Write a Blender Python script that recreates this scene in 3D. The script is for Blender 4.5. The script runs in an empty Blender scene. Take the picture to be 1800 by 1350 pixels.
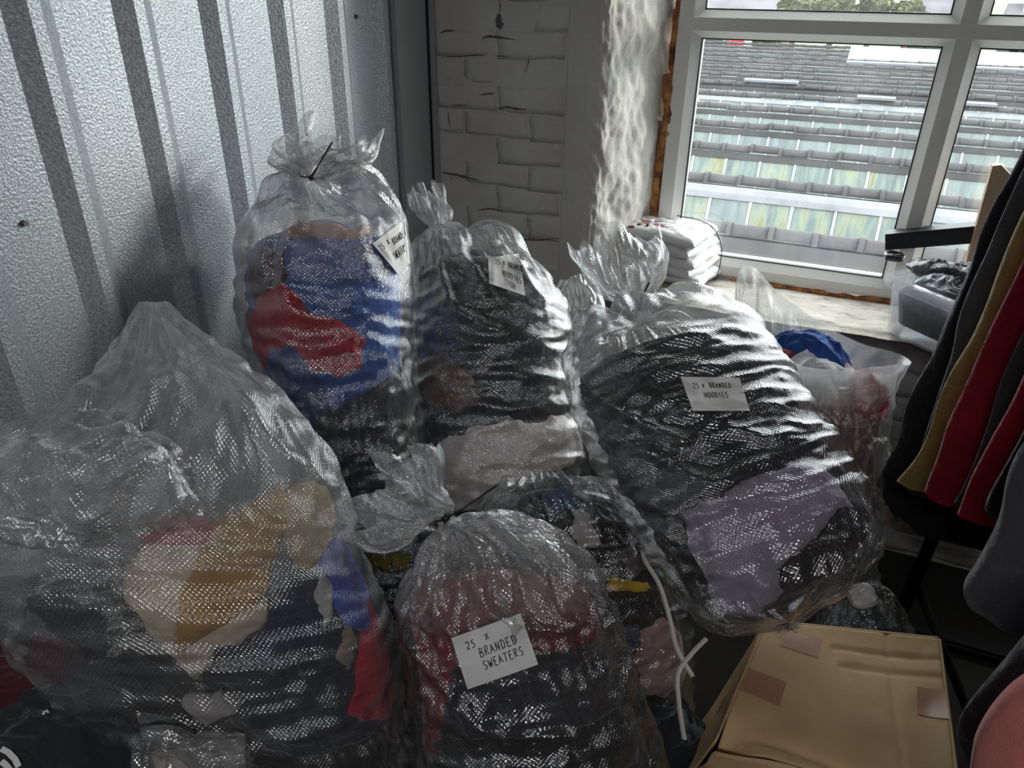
import bpy, math, random
import numpy as np
from mathutils import Matrix, Vector

# ------------------------------------------------------------------ scene, camera, world, lights
sc = bpy.context.scene
COL = sc.collection
random.seed(7)
FPX = 1305.0                                   # focal length in pixels of the 1800x1350 frame
EYE = np.array([1.216, -2.136, 1.55])
_d = np.array([-30., -2425., -FPX]); _z = -_d / np.linalg.norm(_d)
_y = np.array([652., (FPX * FPX - 30 * 652.) / 2425., -FPX]); _y /= np.linalg.norm(_y)
ROT = np.array([np.cross(_y, _z), _y, _z])
cam_data = bpy.data.cameras.new('camera')
cam_data.sensor_width = 36.0
cam_data.lens = FPX / 1800 * 36.0
cam_data.clip_start = 0.02
cam_data.clip_end = 500
cam = bpy.data.objects.new('camera', cam_data)
COL.objects.link(cam)
M4 = Matrix([[*ROT[0], EYE[0]], [*ROT[1], EYE[1]], [*ROT[2], EYE[2]], [0, 0, 0, 1]])
cam.matrix_world = M4
sc.camera = cam
sc.view_settings.view_transform = 'Standard'
sc.view_settings.look = 'None'
sc.view_settings.gamma = 1.0
sc.view_settings.use_curve_mapping = False
sc.view_settings.exposure = 0.95
cy = sc.cycles
cy.use_denoising = True
cy.max_bounces = 10
cy.diffuse_bounces = 5
cy.glossy_bounces = 4
cy.transmission_bounces = 6
cy.transparent_max_bounces = 24
cy.sample_clamp_indirect = 6.0
cy.caustics_reflective = False
cy.caustics_refractive = False

# overcast daylight: an even grey-white sky, a little brighter overhead
w = bpy.data.worlds.new('sky'); sc.world = w
w.use_nodes = True
nt = w.node_tree; nt.nodes.clear()
o_ = nt.nodes.new('ShaderNodeOutputWorld'); b_ = nt.nodes.new('ShaderNodeBackground')
tc = nt.nodes.new('ShaderNodeTexCoord'); sx = nt.nodes.new('ShaderNodeSeparateXYZ')
mr = nt.nodes.new('ShaderNodeMapRange'); mr.inputs['From Min'].default_value = -0.1; mr.inputs['From Max'].default_value = 0.9
mx = nt.nodes.new('ShaderNodeMix'); mx.data_type = 'RGBA'
mx.inputs['A'].default_value = (0.88, 0.94, 1.0, 1); mx.inputs['B'].default_value = (1.0, 1.02, 1.05, 1)
nt.links.new(tc.outputs['Generated'], sx.inputs[0]); nt.links.new(sx.outputs['Z'], mr.inputs['Value'])
nt.links.new(mr.outputs[0], mx.inputs['Factor']); nt.links.new(mx.outputs['Result'], b_.inputs['Color'])
b_.inputs['Strength'].default_value = 4.6
nt.links.new(b_.outputs[0], o_.inputs[0])

# hazy sun high outside the window
sun_d = bpy.data.lights.new('hazy_sun', 'SUN'); sun_d.energy = 1.25; sun_d.angle = math.radians(11); sun_d.color = (1.0, 0.95, 0.88)
sun = bpy.data.objects.new('hazy_sun', sun_d); COL.objects.link(sun)
sun.rotation_euler = Vector((0.76, 0.60, 0.26)).to_track_quat('Z', 'Y').to_euler()

def area_light(name, loc, rot, sx_, sy_, energy, color=(1, 1, 1), portal=False):
    d = bpy.data.lights.new(name, 'AREA'); d.shape = 'RECTANGLE'; d.size = sx_; d.size_y = sy_
    d.energy = energy; d.color = color
    if portal: d.cycles.is_portal = True
    o = bpy.data.objects.new(name, d); COL.objects.link(o); o.location = loc; o.rotation_euler = rot
    return o
area_light('window_portal', (1.52, 0.40, 1.48), (math.radians(-90), 0, 0), 1.9, 1.7, 1, portal=True)
# unseen lamp at ceiling height, added as room fill behind and above the camera
area_light('ceiling_fill_light', (1.6, -3.4, 2.72), (0, 0, 0), 1.5, 0.25, 16, (0.98, 0.98, 1.0))

# ------------------------------------------------------------------ helpers
def ray(px, py): return ROT @ np.array([px - 900., 675. - py, -FPX]) / FPX
def at(px, py, t): return EYE + t * ray(px, py)
def on_axis(px, py, ax, val):
    r = ray(px, py); return EYE + r * (val - EYE[ax]) / r[ax]
def pix(P):
    c = (np.asarray(P) - EYE) @ ROT
    return np.stack([900 + FPX * c[..., 0] / -c[..., 2], 675 - FPX * c[..., 1] / -c[..., 2]], -1)

def srgb(r, g, b):
    f = lambda c: (c / 255 / 12.92) if c / 255 <= 0.04045 else ((c / 255 + 0.055) / 1.055) ** 2.4
    return (f(r), f(g), f(b), 1.0)

def _hash(ix, iy, iz, seed):
    h = (ix * 374761393 + iy * 668265263 + iz * 2147483647 + seed * 974711) & 0xFFFFFFFF
    h = ((h ^ (h >> 13)) * 1274126177) & 0xFFFFFFFF
    h = h ^ (h >> 16)
    return (h & 0xFFFFFF) / float(0xFFFFFF) * 2 - 1
def vnoise(p, seed=0):
    p = np.asarray(p, float)
    i = np.floor(p).astype(np.int64); f = p - i; f = f * f * f * (f * (f * 6 - 15) + 10)
    out = 0
    for a in (0, 1):
        for b in (0, 1):
            for c in (0, 1):
                wgt = (f[..., 0] if a else 1 - f[..., 0]) * (f[..., 1] if b else 1 - f[..., 1]) * (f[..., 2] if c else 1 - f[..., 2])
                out = out + wgt * _hash(i[..., 0] + a, i[..., 1] + b, i[..., 2] + c, seed)
    return out
def fbm(p, seed=0, octv=4, gain=0.5):
    s = 0; a = 1.0; p = np.asarray(p, float)
    for k in range(octv):
        s = s + a * vnoise(p * 2.0 ** k + 17.3 * k, seed + k); a *= gain
    return s
def ridged(p, seed=0, octv=3):
    s = 0; a = 1.0; p = np.asarray(p, float)
    for k in range(octv):
        s = s + a * (1 - 2 * np.abs(vnoise(p * 2.0 ** k + 9.1 * k, seed + k))); a *= 0.5
    return s

def new_obj(name, verts, faces, mat=None, parent=None, smooth=True, uv=None):
    me = bpy.data.meshes.new(name)
    v = np.asarray(verts, float)
    me.from_pydata(v.tolist() if len(v) else [], [], [list(map(int, f)) for f in faces])
    if uv is not None:
        lay = me.uv_layers.new(name='UVMap')
        li = np.zeros(len(me.loops), np.int32); me.loops.foreach_get('vertex_index', li)
        lay.data.foreach_set('uv', np.asarray(uv, float)[li].ravel())
    me.update()
    if smooth: me.polygons.foreach_set('use_smooth', [True] * len(me.polygons))
    o = bpy.data.objects.new(name, me); COL.objects.link(o)
    if mat: me.materials.append(mat)
    if parent: o.parent = parent; o.matrix_parent_inverse = parent.matrix_basis.inverted()
    return o
def tag(o, label=None, cat=None, group=None, kind=None):
    if label: o['label'] = label
    if cat: o['category'] = cat
    if group: o['group'] = group
    if kind: o['kind'] = kind
    return o
def empty(name, loc=(0, 0, 0), **k):
    o = bpy.data.objects.new(name, None); COL.objects.link(o); o.location = loc; o.empty_display_size = 0.05
    return tag(o, **k)
def instance(name, me, loc, rot=(0, 0, 0), scale=(1, 1, 1), parent=None):
    o = bpy.data.objects.new(name, me); COL.objects.link(o)
    o.location = loc; o.rotation_euler = rot; o.scale = scale
    if parent: o.parent = parent; o.matrix_parent_inverse = parent.matrix_basis.inverted()
    return o

class MB:
    """collects simple solids into one mesh"""
    def __init__(s): s.v = []; s.f = []
    def add(s, v, f):
        n = len(s.v); s.v += [tuple(map(float, q)) for q in v]; s.f += [[i + n for i in q] for q in f]
    def box(s, a, b, bev=0.0):
        x0, y0, z0 = a; x1, y1, z1 = b
        if bev <= 0:
            s.add([(x0, y0, z0), (x1, y0, z0), (x1, y1, z0), (x0, y1, z0), (x0, y0, z1), (x1, y0, z1), (x1, y1, z1), (x0, y1, z1)],
                  [(0, 3, 2, 1), (4, 5, 6, 7), (0, 1, 5, 4), (1, 2, 6, 5), (2, 3, 7, 6), (3, 0, 4, 7)])
        else:
            import bmesh
            bm = bmesh.new(); bmesh.ops.create_cube(bm, size=1)
            for v in bm.verts: v.co = ((x0 + x1) / 2 + v.co.x * (x1 - x0), (y0 + y1) / 2 + v.co.y * (y1 - y0), (z0 + z1) / 2 + v.co.z * (z1 - z0))
            bmesh.ops.bevel(bm, geom=bm.edges[:], offset=bev, segments=2, affect='EDGES')
            bm.verts.index_update()
            s.add([v.co for v in bm.verts], [[v.index for v in f.verts] for f in bm.faces]); bm.free()
        return s
    def prism(s, poly, dirv):
        """closed polygon of 3D points extruded along dirv"""
        n = len(poly); d = np.asarray(dirv, float); p = [np.asarray(q, float) for q in poly]
        s.add(p + [q + d for q in p], [list(range(n))[::-1], list(range(n, 2 * n))] + [[i, (i + 1) % n, (i + 1) % n + n, i + n] for i in range(n)])
        return s
    def tube(s, pts, r, n=8, flat=1.0):
        pts = [np.asarray(p, float) for p in pts]; up = np.array([0.13, 0.21, 0.97]); V = []; F = []
        for k, p in enumerate(pts):
            tg = pts[min(k + 1, len(pts) - 1)] - pts[max(k - 1, 0)]; tg = tg / (np.linalg.norm(tg) + 1e-9)
            a = np.cross(tg, up); a /= np.linalg.norm(a) + 1e-9; b = np.cross(tg, a)
            rr = r[k] if hasattr(r, '__len__') else r
            for j in range(n):
                th = 2 * math.pi * j / n; V.append(p + rr * (math.cos(th) * a + flat * math.sin(th) * b))
        for k in range(len(pts) - 1):
            for j in range(n): F.append([k * n + j, k * n + (j + 1) % n, (k + 1) * n + (j + 1) % n, (k + 1) * n + j])
        F.append(list(range(n))[::-1]); F.append([(len(pts) - 1) * n + j for j in range(n)])
        s.add(V, F); return s
    def build(s, name, mat, parent=None, smooth=False): return new_obj(name, s.v, s.f, mat, parent, smooth)
def auto_smooth(o, ang=35):
    import bmesh
    me = o.data; bm = bmesh.new(); bm.from_mesh(me)
    for f in bm.faces: f.smooth = True
    for e in bm.edges: e.smooth = not (len(e.link_faces) == 2 and e.calc_face_angle(0) > math.radians(ang))
    bm.to_mesh(me); bm.free(); return o
def grid_faces(n, m, wrap=False):
    i, j = np.meshgrid(np.arange(n - 1), np.arange(m if wrap else m - 1), indexing='ij')
    j2 = (j + 1) % m
    return np.stack([i * m + j, i * m + j2, (i + 1) * m + j2, (i + 1) * m + j], -1).reshape(-1, 4)
def spline(pts, n):
    pts = np.asarray(pts, float); P = np.vstack([2 * pts[0] - pts[1], pts, 2 * pts[-1] - pts[-2]])
    u = np.linspace(0, len(pts) - 1, n); k = np.clip(u.astype(int), 0, len(pts) - 2); f = (u - k)[:, None]
    a, b, c, d = P[k], P[k + 1], P[k + 2], P[k + 3]
    return 0.5 * (2 * b + (c - a) * f + (2 * a - 5 * b + 4 * c - d) * f ** 2 + (3 * b - a - 3 * c + d) * f ** 3)

# ------------------------------------------------------------------ materials
def mat_new(name):
    m = bpy.data.materials.new(name); m.use_nodes = True; t = m.node_tree
    return m, t, t.nodes['Principled BSDF']
def N(t, kind, **kw):
    n = t.nodes.new(kind)
    for k, v in kw.items():
        if k in n.inputs: n.inputs[k].default_value = v
        else: setattr(n, k, v)
    return n
def ramp(t, src, stops):
    r = t.nodes.new('ShaderNodeValToRGB'); e = r.color_ramp.elements
    while len(e) < len(stops): e.new(0.5)
    for el, (p, c) in zip(e, stops): el.position = p; el.color = c if len(c) == 4 else (*c, 1)
    t.links.new(src, r.inputs[0]); return r
def add_bump(t, bsdf, src, strength=0.3, dist=0.01, prev=None):
    b = N(t, 'ShaderNodeBump', Strength=strength, Distance=dist); t.links.new(src, b.inputs['Height'])
    if prev: t.links.new(prev.outputs[0], b.inputs['Normal'])
    t.links.new(b.outputs[0], bsdf.inputs['Normal']); return b
def simple(name, col, rough=0.6, metal=0.0, var=0.12, scale=6.0, bump=0.0, bscale=80.0, bdist=0.003, spec=0.5, coord='Object'):
    m, t, b = mat_new(name)
    tcn = N(t, 'ShaderNodeTexCoord'); nz = N(t, 'ShaderNodeTexNoise', Scale=scale, Detail=5.0)
    t.links.new(tcn.outputs[coord], nz.inputs['Vector'])
    c = np.array(col[:3])
    r = ramp(t, nz.outputs['Fac'], [(0.3, tuple(np.clip(c * (1 - var), 0, 1))), (0.7, tuple(np.clip(c * (1 + var), 0, 1)))])
    t.links.new(r.outputs[0], b.inputs['Base Color'])
    b.inputs['Roughness'].default_value = rough; b.inputs['Metallic'].default_value = metal; b.inputs['Specular IOR Level'].default_value = spec
    if bump:
        n2 = N(t, 'ShaderNodeTexNoise', Scale=bscale, Detail=4.0); t.links.new(tcn.outputs[coord], n2.inputs['Vector'])
        add_bump(t, b, n2.outputs['Fac'], bump, bdist)
    return m
def schlick(t, f0, normal=None):
    """Fresnel reflectance of a thin sheet, the same from both of its sides"""
    lw = N(t, 'ShaderNodeLayerWeight', Blend=0.5)
    if normal is not None: t.links.new(normal, lw.inputs['Normal'])
    p = N(t, 'ShaderNodeMath', operation='POWER'); p.inputs[1].default_value = 5.0; t.links.new(lw.outputs['Facing'], p.inputs[0])
    m = N(t, 'ShaderNodeMath', operation='MULTIPLY_ADD'); m.inputs[1].default_value = 1 - f0; m.inputs[2].default_value = f0; t.links.new(p.outputs[0], m.inputs[0])
    return m
_fab = {}
def fabric(r, g, b, rough=0.92, sheen=0.25, crease=0.65):
    key = (r, g, b)
    if key in _fab: return _fab[key]
    m, t, bs = mat_new('fabric_%d_%d_%d' % key)
    c = np.array(srgb(r, g, b)[:3])
    tcn = N(t, 'ShaderNodeTexCoord'); nz = N(t, 'ShaderNodeTexNoise', Scale=22.0, Detail=6.0)
    t.links.new(tcn.outputs['Object'], nz.inputs['Vector'])
    rp = ramp(t, nz.outputs['Fac'], [(0.3, tuple(c * 0.82)), (0.72, tuple(np.clip(c * 1.15, 0, 1)))])
    t.links.new(rp.outputs[0], bs.inputs['Base Color'])
    bs.inputs['Roughness'].default_value = rough; bs.inputs['Specular IOR Level'].default_value = 0.15
    bs.inputs['Sheen Weight'].default_value = sheen; bs.inputs['Sheen Roughness'].default_value = 0.5
    n2 = N(t, 'ShaderNodeTexNoise', Scale=420.0, Detail=3.0); t.links.new(tcn.outputs['Object'], n2.inputs['Vector'])
    n3 = N(t, 'ShaderNodeTexNoise', Scale=26.0, Detail=4.0, Distortion=0.6); t.links.new(tcn.outputs['Object'], n3.inputs['Vector'])
    b1 = add_bump(t, bs, n3.outputs['Fac'], crease, 0.018)
    add_bump(t, bs, n2.outputs['Fac'], 0.35, 0.002, b1)
    _fab[key] = m
    return m
def film(name, haze=0.035, streak=0.17, weave=0.5, gloss=3.6, rough=0.10, tint=(1, 1, 1)):
    """clear woven polypropylene: mostly see-through, a milky part that scatters, a glossy woven skin. UVs are metres."""
    m = bpy.data.materials.new(name); m.use_nodes = True; t = m.node_tree; t.nodes.clear()
    out = N(t, 'ShaderNodeOutputMaterial'); L = t.links.new
    uv = N(t, 'ShaderNodeUVMap'); sp = N(t, 'ShaderNodeSeparateXYZ'); L(uv.outputs[0], sp.inputs[0])
    def sine(src, period):
        a = N(t, 'ShaderNodeMath', operation='MULTIPLY'); a.inputs[1].default_value = 2 * math.pi / period; L(src, a.inputs[0])
        b = N(t, 'ShaderNodeMath', operation='SINE'); L(a.outputs[0], b.inputs[0]); return b.outputs[0]
    su = sine(sp.outputs[0], 0.0062); sv = sine(sp.outputs[1], 0.0062)
    pr = N(t, 'ShaderNodeMath', operation='MULTIPLY'); L(su, pr.inputs[0]); L(sv, pr.inputs[1])
    def streaks(scale, ax, seed):
        mp = N(t, 'ShaderNodeMapping'); L(uv.outputs[0], mp.inputs[0])
        mp.inputs['Scale'].default_value = (scale, 9, 1) if ax == 0 else (9, scale, 1)
        mp.inputs['Location'].default_value = (seed, seed * 2, 0); mp.inputs['Rotation'].default_value = (0, 0, 0.06 if ax else -0.05)
        n = N(t, 'ShaderNodeTexNoise', Scale=1.0, Detail=3.0, Roughness=0.65); L(mp.outputs[0], n.inputs['Vector']); return n.outputs['Fac']
    s1 = streaks(330, 0, 3.0); s2 = streaks(330, 1, 7.0)
    mxs = N(t, 'ShaderNodeMath', operation='MAXIMUM'); L(s1, mxs.inputs[0]); L(s2, mxs.inputs[1])
    r1 = N(t, 'ShaderNodeMapRange'); r1.inputs['From Min'].default_value = 0.56; r1.inputs['From Max'].default_value = 0.80
    r1.inputs['To Max'].default_value = streak; L(mxs.outputs[0], r1.inputs['Value'])
    big = N(t, 'ShaderNodeTexNoise', Scale=5.0, Detail=4.0); L(uv.outputs[0], big.inputs['Vector'])
    r2 = N(t, 'ShaderNodeMapRange'); r2.inputs['From Min'].default_value = 0.3; r2.inputs['From Max'].default_value = 0.75
    r2.inputs['To Min'].default_value = haze * 0.55; r2.inputs['To Max'].default_value = haze * 1.5; L(big.outputs['Fac'], r2.inputs['Value'])
    hz = N(t, 'ShaderNodeMath', operation='ADD'); L(r1.outputs[0], hz.inputs[0]); L(r2.outputs[0], hz.inputs[1])
    # oblique view passes through more plastic
    lw = N(t, 'ShaderNodeLayerWeight', Blend=0.35)
    hm = N(t, 'ShaderNodeMath', operation='MULTIPLY_ADD'); L(lw.outputs['Facing'], hm.inputs[0]); hm.inputs[1].default_value = haze * 1.2; L(hz.outputs[0], hm.inputs[2])
    at_ = N(t, 'ShaderNodeAttribute', attribute_name='loose')          # gathered, crumpled film is cloudier than film pulled flat
    la = N(t, 'ShaderNodeMath', operation='MULTIPLY_ADD'); L(at_.outputs['Fac'], la.inputs[0]); la.inputs[1].default_value = 0.22; L(hm.outputs[0], la.inputs[2])
    cl = N(t, 'ShaderNodeClamp'); cl.inputs['Max'].default_value = 0.85; L(la.outputs[0], cl.inputs['Value'])
    hsum = N(t, 'ShaderNodeMath', operation='MULTIPLY_ADD'); L(pr.outputs[0], hsum.inputs[0]); hsum.inputs[1].default_value = 0.5; L(mxs.outputs[0], hsum.inputs[2])
    cr = N(t, 'ShaderNodeTexNoise', Scale=34.0, Detail=5.0, Distortion=1.2); L(uv.outputs[0], cr.inputs['Vector'])
    b0 = N(t, 'ShaderNodeBump', Strength=0.22, Distance=0.010); L(cr.outputs['Fac'], b0.inputs['Height'])
    bp = N(t, 'ShaderNodeBump', Strength=weave, Distance=0.0014); L(hsum.outputs[0], bp.inputs['Height']); L(b0.outputs[0], bp.inputs['Normal'])
    tr = N(t, 'ShaderNodeBsdfTransparent'); tr.inputs[0].default_value = (0.985 * tint[0], 0.985 * tint[1], 0.985 * tint[2], 1)
    df = N(t, 'ShaderNodeBsdfDiffuse'); df.inputs[0].default_value = (0.9, 0.9, 0.9, 1); L(bp.outputs[0], df.inputs['Normal'])
    tl = N(t, 'ShaderNodeBsdfTranslucent'); tl.inputs[0].default_value = (0.9, 0.9, 0.9, 1)
    m1 = N(t, 'ShaderNodeMixShader'); m1.inputs[0].default_value = 0.5; L(df.outputs[0], m1.inputs[1]); L(tl.outputs[0], m1.inputs[2])
    m2 = N(t, 'ShaderNodeMixShader'); L(cl.outputs[0], m2.inputs[0]); L(tr.outputs[0], m2.inputs[1]); L(m1.outputs[0], m2.inputs[2])
    fr = schlick(t, 0.05, bp.outputs[0])
    fm = N(t, 'ShaderNodeMath', operation='MULTIPLY'); fm.inputs[1].default_value = gloss; fm.use_clamp = True; L(fr.outputs[0], fm.inputs[0])
    fc = N(t, 'ShaderNodeMath', operation='MINIMUM'); fc.inputs[1].default_value = 0.75; L(fm.outputs[0], fc.inputs[0])
    gl = N(t, 'ShaderNodeBsdfGlossy', Roughness=rough); L(bp.outputs[0], gl.inputs['Normal'])
    m3 = N(t, 'ShaderNodeMixShader'); L(fc.outputs[0], m3.inputs[0]); L(m2.outputs[0], m3.inputs[1]); L(gl.outputs[0], m3.inputs[2])
    L(m3.outputs[0], out.inputs[0]); return m

FILM = film('woven_clear_film')
FILM_DARK = film('woven_clear_film_thin', haze=0.025, streak=0.14)
FILM_SMOOTH = film('crinkled_clear_film', haze=0.12, streak=0.18, weave=0.2, rough=0.11)
BLACK_PLASTIC = simple('black_nylon', srgb(22, 22, 24), 0.45, var=0.1)
PAPER = simple('white_paper', srgb(226, 224, 222), 0.8, var=0.04, scale=30)
INK = simple('black_marker_ink', srgb(25, 24, 26), 0.6, var=0.1)

# ------------------------------------------------------------------ the room shell
def whitewash():
    m, t, b = mat_new('whitewashed_masonry'); L = t.links.new
    tcn = N(t, 'ShaderNodeTexCoord'); g = N(t, 'ShaderNodeNewGeometry')
    n1 = N(t, 'ShaderNodeTexNoise', Scale=4.0, Detail=6.0); L(g.outputs['Position'], n1.inputs['Vector'])
    r = ramp(t, n1.outputs['Fac'], [(0.3, srgb(196, 192, 184)), (0.6, srgb(214, 211, 205))])
    mp = N(t, 'ShaderNodeMapping'); mp.inputs['Scale'].default_value = (9, 9, 26); L(g.outputs['Position'], mp.inputs[0])
    n2 = N(t, 'ShaderNodeTexNoise', Scale=1.0, Detail=7.0, Roughness=0.7); L(mp.outputs[0], n2.inputs['Vector'])
    r2 = ramp(t, n2.outputs['Fac'], [(0.66, (0, 0, 0)), (0.74, (1, 1, 1))])
    mxn = N(t, 'ShaderNodeMix', data_type='RGBA'); mxn.inputs['B'].default_value = srgb(92, 88, 82)
    sc_ = N(t, 'ShaderNodeMath', operation='MULTIPLY'); sc_.inputs[1].default_value = 0.55; L(r2.outputs[0], sc_.inputs[0])
    L(sc_.outputs[0], mxn.inputs['Factor']); L(r.outputs[0], mxn.inputs['A']); L(mxn.outputs['Result'], b.inputs['Base Color'])
    b.inputs['Roughness'].default_value = 0.85
    n3 = N(t, 'ShaderNodeTexNoise', Scale=38.0, Detail=6.0); L(g.outputs['Position'], n3.inputs['Vector'])
    add_bump(t, b, n3.outputs['Fac'], 0.5, 0.007); return m
WHITEWASH = whitewash()
CREVICE = simple('dirty_mortar_crevice', srgb(150, 146, 138), 0.95, var=0.3, scale=14, bump=0.4)

def metal_mat():
    m, t, b = mat_new('embossed_galvanised_sheet'); L = t.links.new
    g = N(t, 'ShaderNodeNewGeometry')
    n = N(t, 'ShaderNodeTexNoise', Scale=210.0, Detail=2.5, Roughness=0.6); L(g.outputs['Position'], n.inputs['Vector'])
    r = ramp(t, n.outputs['Fac'], [(0.35, srgb(150, 156, 162)), (0.65, srgb(196, 201, 206))]); L(r.outputs[0], b.inputs['Base Color'])
    b.inputs['Metallic'].default_value = 0.45; b.inputs['Roughness'].default_value = 0.42
    add_bump(t, b, n.outputs['Fac'], 0.42, 0.004); return m
METAL = metal_mat()

floor_m = simple('dusty_concrete', srgb(40, 37, 34), 0.9, var=0.25, scale=5, bump=0.3)
tag(MB().box((-0.2, -5.2, -0.12), (5.2, 0.2, 0.0)).build('floor', floor_m), kind='structure')
ceil_m = simple('ceiling_paint', srgb(170, 168, 164), 0.9)
tag(MB().box((-0.2, -5.2, 2.8), (5.2, 0.6, 2.9)).build('ceiling', ceil_m), kind='structure')
wallp = simple('grey_wall_paint', srgb(120, 118, 114), 0.9)
tag(MB().box((5.0, -5.2, 0), (5.15, 0.6, 2.8)).build('wall_right', wallp), kind='structure')
tag(MB().box((-0.2, -5.2, 0), (5.15, -5.05, 2.8)).build('wall_front', wallp), kind='structure')

# left wall: profiled metal cladding
wl = empty('wall_left', (0, 0, 0), kind='structure')
MB().box((-0.12, -5.1, 0), (-0.012, 0.0, 2.8)).build('insulation_core', wallp, wl)
y0, dy = -1.0968, 0.2005
def sheet(k0, k1, ystart, yend):
    prof = [(0.0, ystart)]
    for k in range(k0, k1):
        a = y0 + dy * k
        prof += [(0, a), (0.019, a + 0.032), (0.019, a + 0.054), (0, a + 0.086)]
    prof.append((0.0, yend))
    V = []; zs = [0.0, 2.8]; F = []; n = len(prof)
    for x in (0.0, -0.0012):
        for z in zs: V += [(px_ + x, py_, z) for px_, py_ in prof]
    for i in range(n - 1):
        F.append((i, i + 1, n + i + 1, n + i)); F.append((2 * n + i + 1, 2 * n + i, 3 * n + i, 3 * n + i + 1))
        F.append((i + 1, i, 2 * n + i, 2 * n + i + 1)); F.append((n + i, n + i + 1, 3 * n + i + 1, 3 * n + i))
    F += [(0, n, 3 * n, 2 * n), (2 * n - 1, n - 1, 3 * n - 1, 4 * n - 1)]
    o = new_obj('cladding_sheet', V, F, METAL, wl, False)
    return o
sheet(0, 5, y0 - 0.03, -0.19); sheet(-5, 0, y0 - dy * 5 - 0.03, y0 - 0.0305); sheet(-20, -5, -5.05, y0 - dy * 5 - 0.031)
screw_m = simple('screw_zinc', srgb(120, 122, 124), 0.4, metal=0.8)
def screw_mesh():
    mb = MB(); mb.tube([(0, 0, 0), (0.0012, 0, 0)], 0.0055, 14); mb.tube([(0.0012, 0, 0), (0.006, 0, 0)], 0.005, 6)
    return new_obj('screw', mb.v, mb.f, screw_m, None, False)
s0 = screw_mesh(); first = True
for (px_, py_) in [(257, 62), (626, 29), (197, 541), (42, 62 + 330)]:
    p = on_axis(px_, py_, 0, 0.001)
    if first: s0.location = p; s0.parent = wl; first = False
    else: instance('screw', s0.data, p, parent=wl)
flash = simple('grey_flashing', srgb(186, 190, 194), 0.45, metal=0.35, var=0.04)
mb = MB().box((0.0, -0.205, 0), (0.020, -0.10, 2.8)); mb.box((0.0, -0.10, 0), (0.012, -0.014, 2.8)); mb.box((0.012, -0.016, 0), (0.03, -0.004, 2.8))
tag(mb.build('trim_1', flash), kind='structure')
tag(MB().box((0.0, -0.0265, 0), (0.0145, -0.0165, 2.8)).build('trim_2', simple('black_seal', srgb(20, 22, 26), 0.7)), kind='structure')

# back wall: whitewashed brick pier, wall under the window, lintel, far pier
wb = empty('wall_back', (0, 0, 0), kind='structure')
SILLZ = 0.71; RX = 0.555; WY = 0.28
mb = MB(); mb.box((-0.1, -0.0005, 0), (RX - 0.02, 0.5, 2.8)); mb.box((RX - 0.02, -0.0005, 0), (2.55, 0.5, SILLZ - 0.03)); mb.box((RX - 0.02, 0.004, 2.25), (2.55, 0.5, 2.8))
mb.box((2.45, 0.004, 0), (5.1, 0.5, 2.8))
mb.build('mortar_bed', WHITEWASH, wb)
def brick_mesh(seed, L_=0.212, H_=0.069):
    nx, nz = 9, 5
    u, v = np.meshgrid(np.linspace(0, 1, nx), np.linspace(0, 1, nz), indexing='ij')
    x = u * L_; z = v * H_
    e = np.minimum(np.minimum(u, 1 - u) * L_, np.minimum(v, 1 - v) * H_)
    prot = 0.0008 * (1 - np.exp(-e / 0.010)) + 0.0012 * vnoise(np.stack([x * 18, z * 25, x * 0 + seed * 3.7], -1), seed)
    jx = 0.006 * vnoise(np.stack([u * 3, v * 3, u * 0 + 5 + seed], -1), seed + 40); jz = 0.005 * vnoise(np.stack([u * 4, v * 3, u * 0 + 9 + seed], -1), seed + 60)
    V = np.stack([x + jx, -prot - 0.0005, z + jz], -1).reshape(-1, 3)
    F = grid_faces(nx, nz)
    ring = [i * nz for i in range(nx)] + [(nx - 1) * nz + j for j in range(1, nz)] + [i * nz + nz - 1 for i in range(nx - 2, -1, -1)] + [j for j in range(nz - 2, 0, -1)]
    back = V[ring].copy(); back[:, 1] = 0.010
    n0 = len(V); V = np.vstack([V, back]); F = [list(f) for f in F]
    for k in range(len(ring)): F.append([ring[k], ring[(k + 1) % len(ring)], n0 + (k + 1) % len(ring), n0 + k])
    F.append([n0 + k for k in range(len(ring))][::-1])
    me = bpy.data.meshes.new('brick'); me.from_pydata(V.tolist(), [], [list(map(int, f)) for f in F]); me.update()
    me.polygons.foreach_set('use_smooth', [True] * len(me.polygons)); me.materials.append(WHITEWASH); return me
BR = [brick_mesh(s) for s in range(8)]
random.seed(11)
def lay(x0, x1, z0, z1):
    row = 0; z = z0
    while z < z1:
        x = x0 - (0.11 if row % 2 else 0.0)
        while x < x1 - 0.01:
            a = max(x, x0); b = min(x + 0.214, x1)
            if b - a > 0.05:
                instance('brick', random.choice(BR), (a + 0.002, random.uniform(-0.0015, 0.0015), z), (0, random.uniform(-0.006, 0.006), 0), ((b - a - 0.003) / 0.212, 1, random.uniform(0.97, 1.04)), wb)
            x += 0.217
        z += 0.0745; row += 1
lay(0.012, RX - 0.01, 0.32, 1.95)
lay(1.05, 2.25, 0.01, SILLZ - 0.06)

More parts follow.
